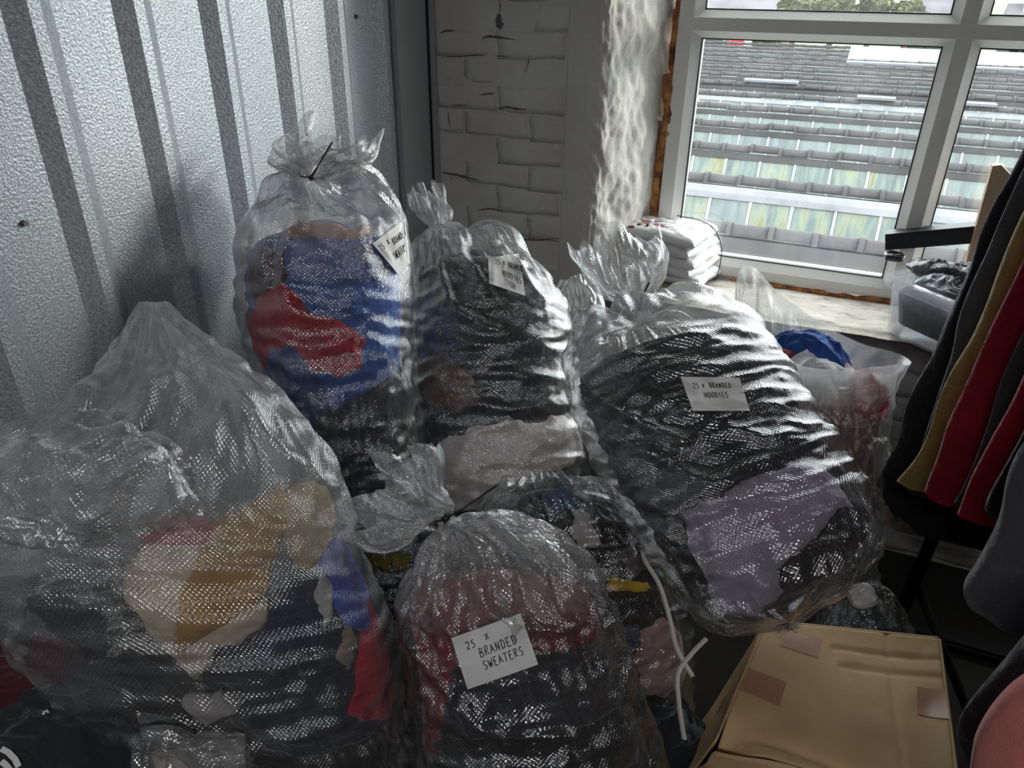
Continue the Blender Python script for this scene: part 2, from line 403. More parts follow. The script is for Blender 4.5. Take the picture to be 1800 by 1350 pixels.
# rough plastered reveal beside the window
def reveal():
    nz, nw = 210, 60
    pts = spline([(0.44, -0.004), (0.505, -0.011), (0.545, -0.004), (0.566, 0.022), (0.60, 0.10), (0.635, 0.19), (0.668, WY + 0.03)], nw)
    z = np.linspace(SILLZ - 0.02, 2.26, nz)
    Z, W_ = np.meshgrid(z, np.arange(nw), indexing='ij'); X = pts[W_, 0]; Y = pts[W_, 1]
    f = np.clip((W_ / nw - 0.12) / 0.25, 0, 1)
    q = np.stack([X * 22 + Y * 9, Y * 26, Z * 11], -1)
    d = 0.0055 * fbm(q, 3, 4) * f + 0.0032 * ridged(np.stack([X * 40, Y * 55, Z * 22 + X * 30], -1), 8, 3) * f
    d += 0.012 * f * fbm(np.stack([X * 5, Y * 5, Z * 5.5], -1), 21, 2)
    tgx = np.gradient(pts[:, 0]); tgy = np.gradient(pts[:, 1]); nx_ = tgy / np.hypot(tgx, tgy); ny_ = -tgx / np.hypot(tgx, tgy)
    X = X + nx_[W_] * d; Y = Y + ny_[W_] * d
    X[:, 0] = 0.44; Y[:, 0] = 0.006
    V = np.stack([X, Y, Z], -1).reshape(-1, 3)
    return new_obj('plaster_reveal', V, grid_faces(nz, nw), WHITEWASH, wb)
reveal()
MB().box((0.40, 0.02, SILLZ - 0.02), (0.53, 0.5, 2.26)).build('reveal_core', CREVICE, wb)
MB().prism([(0.53, 0.03, SILLZ), (0.53, 0.5, SILLZ), (0.66, 0.5, SILLZ), (0.62, 0.20, SILLZ)], (0, 0, 1.55)).build('reveal_core', CREVICE, wb)

# sill: worn stone slab
def sill_mat():
    m, t, b = mat_new('worn_stone_sill'); L = t.links.new
    g = N(t, 'ShaderNodeNewGeometry')
    mp = N(t, 'ShaderNodeMapping'); mp.inputs['Scale'].default_value = (16, 34, 20); mp.inputs['Rotation'].default_value = (0, 0, 0.25); L(g.outputs['Position'], mp.inputs[0])
    n = N(t, 'ShaderNodeTexNoise', Scale=1.0, Detail=7.0, Roughness=0.65); L(mp.outputs[0], n.inputs['Vector'])
    r = ramp(t, n.outputs['Fac'], [(0.30, srgb(112, 102, 90)), (0.42, srgb(170, 162, 150)), (0.62, srgb(196, 190, 180)), (0.8, srgb(164, 155, 142))]); L(r.outputs[0], b.inputs['Base Color'])
    b.inputs['Roughness'].default_value = 0.8; add_bump(t, b, n.outputs['Fac'], 0.5, 0.008); return m
nx_, ny_ = 90, 24
gx, gy = np.meshgrid(np.linspace(0.50, 2.55, nx_), np.linspace(-0.012, WY + 0.10, ny_), indexing='ij')
gz = SILLZ + 0.004 * fbm(np.stack([gx * 9, gy * 20, gx * 0], -1), 5, 4) - 0.012 * np.exp(-(gy + 0.012) / 0.012)
V = np.stack([gx, gy + 0.006 * vnoise(np.stack([gx * 14, gy * 0, gx * 0], -1), 9) * (gy < 0.01), gz], -1).reshape(-1, 3)
F = [list(f) for f in grid_faces(nx_, ny_)]
n0 = len(V); low = V.copy(); low[:, 2] = SILLZ - 0.09; V = np.vstack([V, low])
for i in range(nx_ - 1): a = i * ny_; F.append([a, a + n0, a + ny_ + n0, a + ny_]) 
tag(new_obj('windowsill', V, F, sill_mat()), kind='structure')

# ------------------------------------------------------------------ window
win = empty('window_1', (1.43, WY, SILLZ), kind='structure')
UPVC = simple('white_upvc', srgb(232, 232, 228), 0.35, var=0.03, scale=3)
GASKET = simple('window_gasket', srgb(30, 32, 34), 0.6)
def glass_mat():
    m = bpy.data.materials.new('dusty_window_glass'); m.use_nodes = True; t = m.node_tree; t.nodes.clear(); L = t.links.new
    out = N(t, 'ShaderNodeOutputMaterial'); g = N(t, 'ShaderNodeNewGeometry')
    tr = N(t, 'ShaderNodeBsdfTransparent'); tr.inputs[0].default_value = (0.93, 0.95, 0.94, 1)
    df = N(t, 'ShaderNodeBsdfTranslucent'); df.inputs[0].default_value = (0.8, 0.8, 0.8, 1)
    mp = N(t, 'ShaderNodeMapping'); mp.inputs['Scale'].default_value = (9, 9, 4); L(g.outputs['Position'], mp.inputs[0])
    n = N(t, 'ShaderNodeTexNoise', Scale=1.0, Detail=7.0, Roughness=0.7); L(mp.outputs[0], n.inputs['Vector'])
    r = N(t, 'ShaderNodeMapRange'); r.inputs['From Min'].default_value = 0.4; r.inputs['From Max'].default_value = 0.8; r.inputs['To Min'].default_value = 0.008; r.inputs['To Max'].default_value = 0.03; L(n.outputs['Fac'], r.inputs['Value'])
    m1 = N(t, 'ShaderNodeMixShader'); L(r.outputs[0], m1.inputs[0]); L(tr.outputs[0], m1.inputs[1]); L(df.outputs[0], m1.inputs[2])
    fr = schlick(t, 0.04); gl = N(t, 'ShaderNodeBsdfGlossy', Roughness=0.02)
    m2 = N(t, 'ShaderNodeMixShader'); L(fr.outputs[0], m2.inputs[0]); L(m1.outputs[0], m2.inputs[1]); L(gl.outputs[0], m2.inputs[2]); L(m2.outputs[0], out.inputs[0]); return m
GLASS = glass_mat()
XL, XM, XR = 0.692, 1.434, 2.20          # outer left edge, mullion centre, outer right edge
ZB, ZT, ZTOP = 0.722, 1.456, 2.24        # bottom, transom centre, top
def bar(name, a, b, axis, w_out, w_in):
    """a frame bar with chamfered (bevelled) inner bead, axis 'x' or 'z'"""
    yi, yo = WY - 0.026 - (0.0012 if axis == 'x' else 0), WY + 0.045
    prof = [(-w_out, yo), (-w_out, WY - 0.004), (-w_in, yi), (w_in, yi), (w_out, WY - 0.004), (w_out, yo)]
    mbb = MB()
    if axis == 'z': mbb.prism([(a[0] + q, y, a[2]) for q, y in prof], (0, 0, b[2] - a[2]))
    else: mbb.prism([(a[0], y, a[2] + q) for q, y in prof], (b[0] - a[0], 0, 0))
    return mbb.build(name, UPVC, win)
def jamb(name, pts, d):
    return MB().prism(pts, d).build(name, UPVC, win)
yi, yo = WY - 0.026, WY + 0.045
fw, fi, fb = 0.068, 0.042, 0.054                    # frame face width incl. bead, flat width
jamb('frame_bar', [(XL, yo, ZB), (XL, yi, ZB), (XL + fi, yi, ZB), (XL + fw, WY - 0.004, ZB), (XL + fw, yo, ZB)], (0, 0, ZTOP - ZB))
jamb('frame_bar', [(XR, yo, ZB), (XR - fw, yo, ZB), (XR - fw, WY - 0.004, ZB), (XR - fi, yi, ZB), (XR, yi, ZB)], (0, 0, ZTOP - ZB))
jamb('frame_bar', [(XL, yo, ZB), (XL, yi, ZB), (XL, yi, ZB + 0.030), (XL, WY - 0.004, ZB + fb), (XL, yo, ZB + fb)], (XR - XL, 0, 0))
jamb('frame_bar', [(XL, yo, ZTOP), (XL, yo, ZTOP - fw), (XL, WY - 0.004, ZTOP - fw), (XL, yi, ZTOP - fi), (XL, yi, ZTOP)], (XR - XL, 0, 0))
bar('mullion', (XM, 0, ZB + 0.03), (XM, 0, ZTOP - 0.03), 'z', 0.043, 0.019)
bar('transom', (XL + 0.03, 0, ZT), (XR - 0.03, 0, ZT), 'x', 0.037, 0.017)
for (xa, xb) in ((XL + fw, XM - 0.043), (XM + 0.043, XR - fw)):
    for (za, zb) in ((ZB + fb, ZT - 0.037), (ZT + 0.037, ZTOP - fw)):
        MB().box((xa - 0.004, WY + 0.012, za - 0.004), (xb + 0.004, WY + 0.016, zb + 0.004)).build('pane', GLASS, win)
        g_ = MB(); q = 0.0035
        g_.box((xa, WY - 0.003, za), (xa + q, WY + 0.012, zb)); g_.box((xb - q, WY - 0.003, za), (xb, WY + 0.012, zb))
        g_.box((xa, WY - 0.003, za), (xb, WY + 0.012, za + q)); g_.box((xa, WY - 0.003, zb - q), (xb, WY + 0.012, zb))
        g_.build('gasket', GASKET, win)
def foam_mat():
    m, t, b = mat_new('cured_orange_foam'); L = t.links.new
    g = N(t, 'ShaderNodeNewGeometry'); n = N(t, 'ShaderNodeTexNoise', Scale=28.0, Detail=6.0); L(g.outputs['Position'], n.inputs['Vector'])
    r = ramp(t, n.outputs['Fac'], [(0.32, srgb(92, 66, 46)), (0.5, srgb(176, 116, 62)), (0.7, srgb(206, 152, 92))]); L(r.outputs[0], b.inputs['Base Color'])
    b.inputs['Roughness'].default_value = 0.75; v = N(t, 'ShaderNodeTexVoronoi', Scale=130.0); L(g.outputs['Position'], v.inputs['Vector'])
    add_bump(t, b, v.outputs['Distance'], 0.6, 0.004); return m
FOAM = foam_mat()
def foam(p0, p1, r, seed, n=60):
    p0 = np.array(p0); p1 = np.array(p1); V = []; m_ = 12
    ts = np.linspace(0, 1, n); dirv = (p1 - p0) / np.linalg.norm(p1 - p0)
    a = np.cross(dirv, [0, 1, 0.01]); a /= np.linalg.norm(a); b = np.cross(dirv, a)
    L_ = np.linalg.norm(p1 - p0)
    for t_ in ts:
        for j in range(m_):
            th = 2 * math.pi * j / m_
            rr = r * (1 + 0.55 * fbm(np.array([t_ * L_ * 26, math.cos(th) * 1.2, math.sin(th) * 1.2 + seed]), seed, 3)) * (0.3 if t_ in (0, 1) else 1)
            V.append(p0 + (p1 - p0) * t_ + rr * (a * math.cos(th) + b * math.sin(th)) + a * 0.3 * r * vnoise(np.array([t_ * L_ * 9, seed, 0.]), seed))
    F = [list(f) for f in grid_faces(n, m_, True)]; F.append(list(range(m_))[::-1]); F.append([(n - 1) * m_ + j for j in range(m_)])
    return tag(new_obj('foam_filler', V, F, FOAM, win), label='orange expanding foam filling the gap')
foam((0.676, WY - 0.012, 0.73), (0.682, WY - 0.012, 1.32), 0.017, 3, 90); foam((0.682, WY - 0.005, 1.32), (0.684, WY - 0.005, 2.2), 0.011, 4, 60)
foam((0.95, WY - 0.030, 0.712), (1.52, WY - 0.030, 0.712), 0.0085, 6, 120)

# ------------------------------------------------------------------ outside: saw-tooth factory roofs and the town
SLATE = simple('weathered_slate', srgb(37, 37, 40), 0.8, var=0.3, scale=3, bump=0.3, bscale=30, bdist=0.01)
TILE = [simple('ridge_tile_grey', srgb(*c), 0.8, var=0.25, scale=5, bump=0.4, bscale=40, bdist=0.01) for c in ((34, 32, 33), (30, 29, 31), (38, 36, 36))]
LEAD = simple('lead_flashing', srgb(32, 31, 29), 0.8, var=0.2, scale=2.5)
WHITEFLASH = simple('white_coated_flashing', srgb(116, 118, 122), 0.6, var=0.25, scale=3)
GBAR = simple('glazing_bar_grey', srgb(124, 126, 128), 0.5, var=0.1)
def skylight_mat(name, cols, moss):
    m, t, b = mat_new(name); L = t.links.new
    tcn = N(t, 'ShaderNodeTexCoord'); g = N(t, 'ShaderNodeNewGeometry')
    mp = N(t, 'ShaderNodeMapping'); mp.inputs['Scale'].default_value = (7, 1.2, 1.2); L(g.outputs['Position'], mp.inputs[0])
    n = N(t, 'ShaderNodeTexNoise', Scale=1.0, Detail=6.0, Roughness=0.6); L(mp.outputs[0], n.inputs['Vector'])
    r = ramp(t, n.outputs['Fac'], [(0.34, srgb(*cols[0])), (0.48, srgb(*cols[1])), (0.56, srgb(*cols[2])), (0.66, srgb(*moss))]); L(r.outputs[0], b.inputs['Base Color'])
    b.inputs['Roughness'].default_value = 0.35; b.inputs['Specular IOR Level'].default_value = 0.35; return m
SKY1 = skylight_mat('mossy_skylight_glass', ((50, 66, 64), (78, 92, 86), (98, 104, 84)), (82, 82, 34))
SKY2 = skylight_mat('pale_skylight_glass', ((62, 73, 73), (75, 87, 85), (85, 96, 94)), (78, 85, 74))
roof = empty('factory_roof', (1.2, 5.4, -1.9), label='grey saw-tooth factory roof with ridge tiles and glazed slopes seen through the window', cat='roof')
DROP, PITCH, H_ = 2.2, 2.2, 1.0
NB = 14
A65 = math.radians(66)
def half_round(l, r0, seed=0):
    mbb = MB(); n = 9; V = []; F = []
    for x in (0, l):
        for rr in (r0, r0 - 0.025):
            for j in range(n):
                th = math.pi * (j / (n - 1)) ; V.append((x, -rr * math.cos(th) * 0.9, rr * math.sin(th) - 0.02))
    for j in range(n - 1):
        F += [[j, j + 1, 2 * n + j + 1, 2 * n + j], [n + j + 1, n + j, 3 * n + j, 3 * n + j + 1], [j + 1, j, n + j, n + j + 1], [2 * n + j, 2 * n + j + 1, 3 * n + j + 1, 3 * n + j]]
    F += [[0, 2 * n, 3 * n, n], [n - 1, 2 * n - 1, 4 * n - 1, 3 * n - 1]]
    mbb.add(V, F)
    # collar at one end
    V = []; F = []
    for x in (-0.02, 0.035):
        for j in range(n): th = math.pi * (j / (n - 1)); V.append((x, -(r0 + 0.014) * math.cos(th) * 0.9, (r0 + 0.014) * math.sin(th) - 0.02))
    for j in range(n - 1): F.append([j, j + 1, n + j + 1, n + j])
    F.append(list(range(n))); F.append(list(range(n, 2 * n))[::-1]); mbb.add(V, F)
    return mbb
tile_me = []
for k in range(3):
    mbb = half_round(0.40, 0.100); me = bpy.data.meshes.new('ridge_tile'); me.from_pydata(mbb.v, [], mbb.f); me.update(); me.materials.append(TILE[k]); me.polygons.foreach_set('use_smooth', [True] * len(me.polygons)); tile_me.append(me)
glass_me = []
pw = 0.50
for k, mt in enumerate((SKY1, SKY2)):
    mbb = MB().box((0.016, -0.012, -0.86), (pw - 0.016, 0.0, 0.0)); me = bpy.data.meshes.new('glass_pane'); me.from_pydata(mbb.v, [], mbb.f); me.update(); me.materials.append(mt); glass_me.append(me)
bar_mb = MB().box((-0.016, -0.028, -0.86), (0.016, 0.004, 0.0)); bar_me = bpy.data.meshes.new('glazing_bar'); bar_me.from_pydata(bar_mb.v, [], bar_mb.f); bar_me.update(); bar_me.materials.append(GBAR)
random.seed(3)
for n in range(NB):
    Yr = EYE[1] + DROP * 3.47 + PITCH * n; zr = EYE[2] - DROP
    dist = Yr - EYE[1]
    xa = EYE[0] + (-0.185) * dist - 1.2; xb = EYE[0] + 0.20 * dist + 2.4
    if n == 0: xa, xb = -0.6, 4.2
    xt = xa; xa = min(xa, EYE[0] - 0.75 * dist - 3.0); L_ = xb + 2.0 - xa
    vy = Yr - H_ / math.tan(A65); vz = zr - H_
    # slate back slope, valley and flashing strip under the ridge
    mbb = MB(); back_v = PITCH - H_ / math.tan(A65)
    mbb.prism([(xa, Yr, zr - 0.02), (xa, Yr + back_v, zr - H_), (xa, Yr + back_v, zr - H_ - 0.06), (xa, Yr, zr - 0.1)], (L_, 0, 0))
    mbb.build('slate_slope', SLATE, roof)
    whitestrip = n in (1, 5)
    mbb = MB(); sl = (0.21, 0.14)[n] if n < 2 else 0.085
    dv = np.array([0, -math.cos(A65), -math.sin(A65)]); nv = np.array([0, -math.sin(A65), math.cos(A65)])
    p0_ = np.array([xa, Yr - 0.055, zr - 0.03])
    mbb.prism([p0_, p0_ + dv * sl, p0_ + dv * sl + nv * 0.03, p0_ + nv * 0.045], (L_, 0, 0))
    mbb.build('ridge_flashing', WHITEFLASH if whitestrip else LEAD, roof)
    if n == 1:
        mbb = MB(); mbb.prism([p0_ + dv * (sl * 0.55) + nv * 0.03, p0_ + dv * (sl * 0.62) + nv * 0.055, p0_ + dv * (sl + 0.02) + nv * 0.035, p0_ + dv * (sl + 0.02) + nv * 0.0], (L_, 0, 0))
        mbb.build('flashing_lip', WHITEFLASH if whitestrip else LEAD, roof)
    # the parts of the row beyond the window's edges, too far aside to pick tiles apart
    mbt = MB(); x = xt - 0.42
    while x > xa:
        hr = half_round(0.40, 0.100); mbt.add([(q[0] + x, q[1] + Yr, q[2] + zr + 0.03) for q in hr.v], hr.f); x -= 0.412
    o = mbt.build('ridge_tile_row', TILE[n % 3], roof, True); o['kind'] = 'stuff'
    for (ga, gb) in ((xa, xt - 0.02), (xb + 0.3, xb + 2.0)):
        q0 = np.array([ga, p0_[1], p0_[2]]); MB().prism([q0 + dv * sl, q0 + dv * 1.0, q0 + dv * 1.0 - nv * 0.01, q0 + dv * sl - nv * 0.01], (gb - ga, 0, 0)).build('glazed_slope', SKY2, roof)
    if n <= 7:
        x = xt + random.uniform(0, 0.2); k = 0
        while x < xb - 0.2:
            z_ = zr + 0.03 + random.uniform(-0.012, 0.012)
            instance('ridge_tile', tile_me[random.randrange(3)], (x, Yr, z_), (0, random.uniform(-0.012, 0.012), random.uniform(-0.02, 0.02)), (1, 1, 1), roof)
            x += 0.412
        # glazing below the flashing
        gp = p0_ + dv * sl; x = xt + random.uniform(0, 0.3); rotx = -(math.pi / 2 - A65)
        if n <= 6:
            while x < xb - 0.3:
                instance('glass_pane', glass_me[0 if n <= 2 and random.random() < 0.85 else 1], (x, gp[1], gp[2]), (rotx, 0, 0), (1, 1, 1), roof)
                instance('glazing_bar', bar_me, (x, gp[1], gp[2]), (rotx, 0, 0), (1, 1, 1), roof)
                x += pw
    else:
        mbt = MB(); x = xt
        while x < xb:
            zz = zr + 0.03 + random.uniform(-0.012, 0.012); hr = half_round(0.40, 0.100)
            mbt.add([(q[0] + x, q[1] + Yr, q[2] + zz) for q in hr.v], hr.f); x += 0.412
        o = mbt.build('ridge_tile_row', TILE[n % 3], roof, True); o['kind'] = 'stuff'
        mbt = MB(); mbt.prism([p0_ + dv * sl, p0_ + dv * 0.95, p0_ + dv * 0.95 + nv * 0.01, p0_ + dv * sl + nv * 0.01], (L_, 0, 0)); mbt.build('glazed_slope', SKY2, roof)
# repaired strips: white sheets laid over the roof
WS = simple('white_roof_sheet', srgb(86, 90, 95), 0.7, var=0.05)
def on_roof(px0, px1, n, up):
    Yr = EYE[1] + DROP * 3.47 + PITCH * n; zr = EYE[2] - DROP
    a = on_axis(px0, 100, 1, Yr)[0]; b = on_axis(px1, 108, 1, Yr)[0]
    MB().box((a, Yr - 0.16, zr + up), (b, Yr + 0.16, zr + up + 0.05)).build('white_roof_sheet', WS, roof)
Yq = EYE[1] + DROP * 3.47 + PITCH * 10
a = on_axis(1490, 100, 1, Yq)[0]
MB().prism([(a, Yq - 0.3, EYE[2] - DROP + 0.04), (a, Yq + 2.4, EYE[2] - DROP + 0.36), (a, Yq + 2.4, EYE[2] - DROP + 0.30), (a, Yq - 0.3, EYE[2] - DROP - 0.02)], (9, 0, 0)).build('white_roof_sheet', WS, roof)
on_roof(1315, 1410, 6, 0.12); on_roof(1522, 1590, 5, 0.12); on_roof(1700, 1775, 5, 0.12)
# ground and hill beyond
hill_m = simple('far_hillside', srgb(70, 78, 56), 0.95, var=0.3, scale=0.3)
tag(MB().prism([(-60, -1 + 4, -4.2), (-60, 40, -4.2), (-60, 150, 0.0), (-60, 150, -5), (-60, 3, -5)], (130, 0, 0)).build('ground', hill_m), kind='structure')

def brickhouse_mat(name, c1, c2):
    m, t, b = mat_new(name); L = t.links.new; g = N(t, 'ShaderNodeNewGeometry')
    mp = N(t, 'ShaderNodeMapping'); mp.inputs['Rotation'].default_value = (math.radians(90), 0, 0); L(g.outputs['Position'], mp.inputs[0])
    bt = N(t, 'ShaderNodeTexBrick', Scale=2.2); bt.inputs['Color1'].default_value = c1; bt.inputs['Color2'].default_value = c2; bt.inputs['Mortar'].default_value = srgb(120, 114, 104)
    L(mp.outputs[0], bt.inputs['Vector']); L(bt.outputs['Color'], b.inputs['Base Color']); b.inputs['Roughness'].default_value = 0.9; return m
BRA = brickhouse_mat('buff_stone_wall', srgb(90, 80, 62), srgb(80, 72, 60)); BRB = brickhouse_mat('pink_brick_wall', srgb(100, 80, 74), srgb(86, 72, 68))
RF1 = simple('far_slate_roof', srgb(76, 73, 78), 0.85, var=0.3, scale=0.8); CREAM = simple('cream_render', srgb(130, 122, 112), 0.9, var=0.1, scale=0.5)
WINF = simple('dark_far_window', srgb(40, 42, 46), 0.3)
def house(name, label, X0, X1, Y, zb, ze, zr, wall, depth=7.0, nwin=4, roofm=RF1, group=None):
    h = empty(name, ((X0 + X1) / 2, Y, zb), label=label, cat='house')
    MB().box((X0, Y, zb), (X1, Y + depth, ze)).build('house_wall', wall, h)
    MB().prism([(X0 - 0.2, Y - 0.25, ze - 0.05), (X0 - 0.2, Y + depth / 2, zr), (X0 - 0.2, Y + depth + 0.25, ze - 0.05)], (X1 - X0 + 0.4, 0, 0)).build('house_roof', roofm, h)
    MB().box((X0 + 0.6, Y + depth / 2 - 0.4, zr - 0.5), (X0 + 1.3, Y + depth / 2 + 0.4, zr + 0.9)).build('chimney', wall, h)
    for k in range(nwin):
        xc = X0 + (X1 - X0) * (k + 0.5) / nwin
        for zc in (zb + (ze - zb) * 0.36, zb + (ze - zb) * 0.78):
            f = MB().box((xc - 0.65, Y - 0.06, zc - 0.7), (xc + 0.65, Y + 0.05, zc + 0.7)).build('window', CREAM, h)
            MB().box((xc - 0.55, Y - 0.08, zc - 0.6), (xc + 0.55, Y - 0.05, zc + 0.6)).build('pane', WINF, f)
    return h
def gx_(px_, Y): return float(on_axis(px_, 60, 1, Y)[0])
house('stone_house', 'buff stone house with grey roof far behind the factory roofs', gx_(1190, 50), gx_(1375, 50), 50, -4.3, -0.45, 1.2, BRA)
house('brick_house', 'pinkish brick house with grey roof far beyond the factory roofs, right of the trees', gx_(1600, 56), gx_(1728, 56), 56, -4.3, -1.2, 1.3, BRB, depth=8)
house('cream_house', 'cream house with row of pale windows far off at the right edge of the window', gx_(1770, 52), gx_(1900, 52), 52, -4.3, -0.9, 0.9, CREAM, nwin=6, depth=3.0)
SIGNR = simple('red_sign_paint', srgb(170, 30, 44), 0.6); SIGNW = simple('white_sign_paint', srgb(190, 186, 186), 0.6)
sg = empty('shop_sign', (gx_(1310, 49.8), 49.8, -1.9), label='red and white sign board on the stone house far outside', cat='sign')
MB().box((gx_(1284, 49.8), 49.8, -2.15), (gx_(1332, 49.8), 49.9, -1.05)).build('sign_board', SIGNW, sg)
MB().prism([(gx_(1284, 49.7), 49.76, -1.08), (gx_(1310, 49.7), 49.76, -1.08), (gx_(1308, 49.7), 49.76, -2.12), (gx_(1284, 49.7), 49.76, -2.12)], (0, 0.03, 0)).build('red_panel', SIGNR, sg)
LEAF = simple('mixed_foliage', srgb(78, 82, 50), 0.8, var=0.6, scale=1.2); BARK = simple('bark', srgb(70, 58, 46), 0.9)
def tree(px_, Y, zb, h, r, seed, label):
    X = gx_(px_, Y); rng = np.random.default_rng(seed)
    t_ = empty('leafy_tree', (X, Y, zb), label=label, cat='tree', group='trees beyond the factory roofs')
    MB().tube([(X, Y, zb), (X + 0.1, Y, zb + h * 0.5), (X, Y, zb + h * 0.8)], [0.22, 0.16, 0.06], 8).build('trunk', BARK, t_)
    n = 9000; d = rng.normal(size=(n, 3)); d /= np.linalg.norm(d, axis=1)[:, None]
    rad = r * (0.72 + 0.33 * fbm(d * 2.3, seed, 3)) * rng.uniform(0.75, 1.0, n) ** 0.5
    c = d * rad[:, None] * np.array([1, 0.8, 0.85]) + np.array([X, Y, zb + h - r * 0.8])
    a = rng.normal(size=(n, 3)); a /= np.linalg.norm(a, axis=1)[:, None]; b = np.cross(a, rng.normal(size=(n, 3))); b /= np.linalg.norm(b, axis=1)[:, None]
    s = rng.uniform(0.05, 0.13, n)[:, None]
    V = np.stack([c - a * s - b * s * .6, c + a * s - b * s * .6, c + a * s + b * s * .6, c - a * s + b * s * .6], 1).reshape(-1, 3)
    o = new_obj('foliage', V, np.arange(4 * n).reshape(-1, 4), LEAF, t_, False); o['kind'] = 'stuff'
for k, (px_, Y, h, r) in enumerate([(1392, 48, 5.4, 1.18), (1458, 48.5, 5.8, 1.15), (1524, 48, 5.6, 1.18), (1590, 48.5, 5.3, 1.1), (1352, 45, 3.6, 0.8)]):
    tree(px_, Y, -4.2, h, r, 30 + k, ['round green tree far outside, leftmost of the four tall trees', 'green tree far outside, second from the left of the four tall trees', 'green tree far outside, third from the left of the four tall trees', 'green tree beside the pinkish brick house far outside', 'low green shrub tree before the stone house far outside'][k])

# cracks and chips in the paint of the brick pier
CRK = simple('bare_dark_crack', srgb(112, 106, 98), 0.95, var=0.2); CHIP = simple('bare_grey_chip', srgb(112, 114, 124), 0.9, var=0.2)
def crack(pts, wid, mat, name='paint_crack'):
    P = spline([on_axis(px_, py_, 1, -0.0032) for px_, py_ in pts], 24); V = []
    for k, p in enumerate(P):
        tg = P[min(k + 1, 23)] - P[max(k - 1, 0)]; sd_ = np.cross(tg, [0, 1, 0]); sd_ /= np.linalg.norm(sd_) + 1e-9
        w_ = wid * (0.25 + math.sin(math.pi * k / 23)) * (1 + 0.5 * vnoise(np.array([k * 0.9, pts[0][0], pts[0][1]])))
        V += [p + sd_ * w_, p - sd_ * w_]
    V += [q + np.array([0, 0.006, 0]) for q in V]
    F = [[2 * k, 2 * k + 1, 2 * k + 3, 2 * k + 2] for k in range(23)] + [[2 * k + 48, 2 * k, 2 * k + 2, 2 * k + 50] for k in range(23)] + [[2 * k + 1, 2 * k + 49, 2 * k + 51, 2 * k + 3] for k in range(23)]
    new_obj(name, V, F, mat, wb)
for pts, wd in [([(774, 58), (784, 54), (799, 54)], .0022), ([(846, 70), (856, 64), (880, 66), (905, 70)], .0020), ([(776, 100), (810, 99), (830, 97), (856, 97)], .0016), ([(870, 99), (884, 99), (894, 101)], .0012),
                ([(842, 167), (856, 165), (870, 164)], .0018), ([(792, 186), (806, 185), (822, 185)], .0012), ([(874, 191), (890, 188), (906, 191), (926, 193)], .0024), ([(776, 303), (800, 307), (820, 312), (842, 317)], .0026),
                ([(788, 196), (788, 208), (791, 221)], .0010), ([(876, 0), (879, 12), (876, 26)], .0008), ([(930, 96), (929, 108), (922, 128)], .0007), ([(838, 370), (862, 367), (890, 372)], .0016), ([(900, 418), (940, 422), (985, 418)], .0016)]: crack(pts, wd, CRK)
crack([(878, 24), (876, 34), (878, 44), (879, 52)], .0085, CHIP, 'paint_chip')

# ------------------------------------------------------------------ bags of clothing
NA, NT = 144, 156
def loft(rings, ratio, nt=NT, na=NA, expo=2.25, close=True):
    """rings: (xl, yl, xr, yr, t[, depth ratio]) from the bottom up -> grid of points nt x na, + side/depth frames"""
    Cn = []; S = []; R_ = []
    for q in rings:
        l = at(q[0], q[1], q[4]); r = at(q[2], q[3], q[4]); Cn.append((l + r) / 2); S.append((r - l) / 2); R_.append(q[5] if len(q) > 5 else ratio)
    Cn = np.array(Cn); S = np.array(S); R_ = np.array(R_)
    m = len(Cn); tang = np.gradient(Cn, axis=0)
    fine = spline(np.hstack([Cn, S, R_[:, None]]), 400)
    seg = np.linalg.norm(np.diff(fine[:, :3], axis=0), axis=1); arc = np.r_[0, np.cumsum(seg)]
    al = np.linspace(0, arc[-1], nt)
    D = np.stack([np.interp(al, arc, fine[:, k]) for k in range(7)], -1)
    C, Sd, rt = D[:, :3], D[:, 3:6], D[:, 6]
    tg = np.gradient(C, axis=0); tg /= np.linalg.norm(tg, axis=1)[:, None] + 1e-9
    # smooth tangents so that the sections do not tumble
    for _ in range(6): tg[1:-1] = (tg[:-2] + 2 * tg[1:-1] + tg[2:]) / 4
    tg /= np.linalg.norm(tg, axis=1)[:, None]
    half = np.linalg.norm(Sd, axis=1)
    dep = np.cross(Sd, tg); dep /= np.linalg.norm(dep, axis=1)[:, None] + 1e-9
    flip = np.sign(np.einsum('ij,ij->i', dep, EYE - C)); flip[flip == 0] = 1; dep *= flip[:, None]
    for _ in range(10): dep[1:-1] = (dep[:-2] + 2 * dep[1:-1] + dep[2:]) / 4
    dep /= np.linalg.norm(dep, axis=1)[:, None]
    sc_ = np.ones(nt)
    if close:                                   # round the bottom
        h0 = half[0]; x = np.clip(al / (0.55 * half[min(12, nt - 1)] + 1e-6), 0, 1); sc_ = np.sqrt(np.clip(1 - (1 - x) ** 2, 0.0, 1)); sc_[0] = 0.02
    th = np.linspace(0, 2 * math.pi, na, endpoint=False)
    c, s = np.cos(th), np.sin(th); e = 2.0 / expo
    cx = np.sign(c) * np.abs(c) ** e; sx = np.sign(s) * np.abs(s) ** e
    T = C[:, None] + sc_[:, None, None] * (Sd[:, None] * cx[None, :, None] + (dep * (half * rt)[:, None])[:, None] * sx[None, :, None])
    return dict(T=T, C=C, S=Sd, D=dep, half=half, arc=al, tg=tg)
def normals(T, C):
    dj = np.roll(T, -1, 1) - np.roll(T, 1, 1); di = np.gradient(T, axis=0)
    n = np.cross(dj, di); n /= np.linalg.norm(n, axis=2)[..., None] + 1e-12
    s = np.sign(np.einsum('ijk,ijk->ij', n, T - C[:, None])); 
    return n * np.where(np.median(s, axis=1) < 0, -1, 1)[:, None, None]
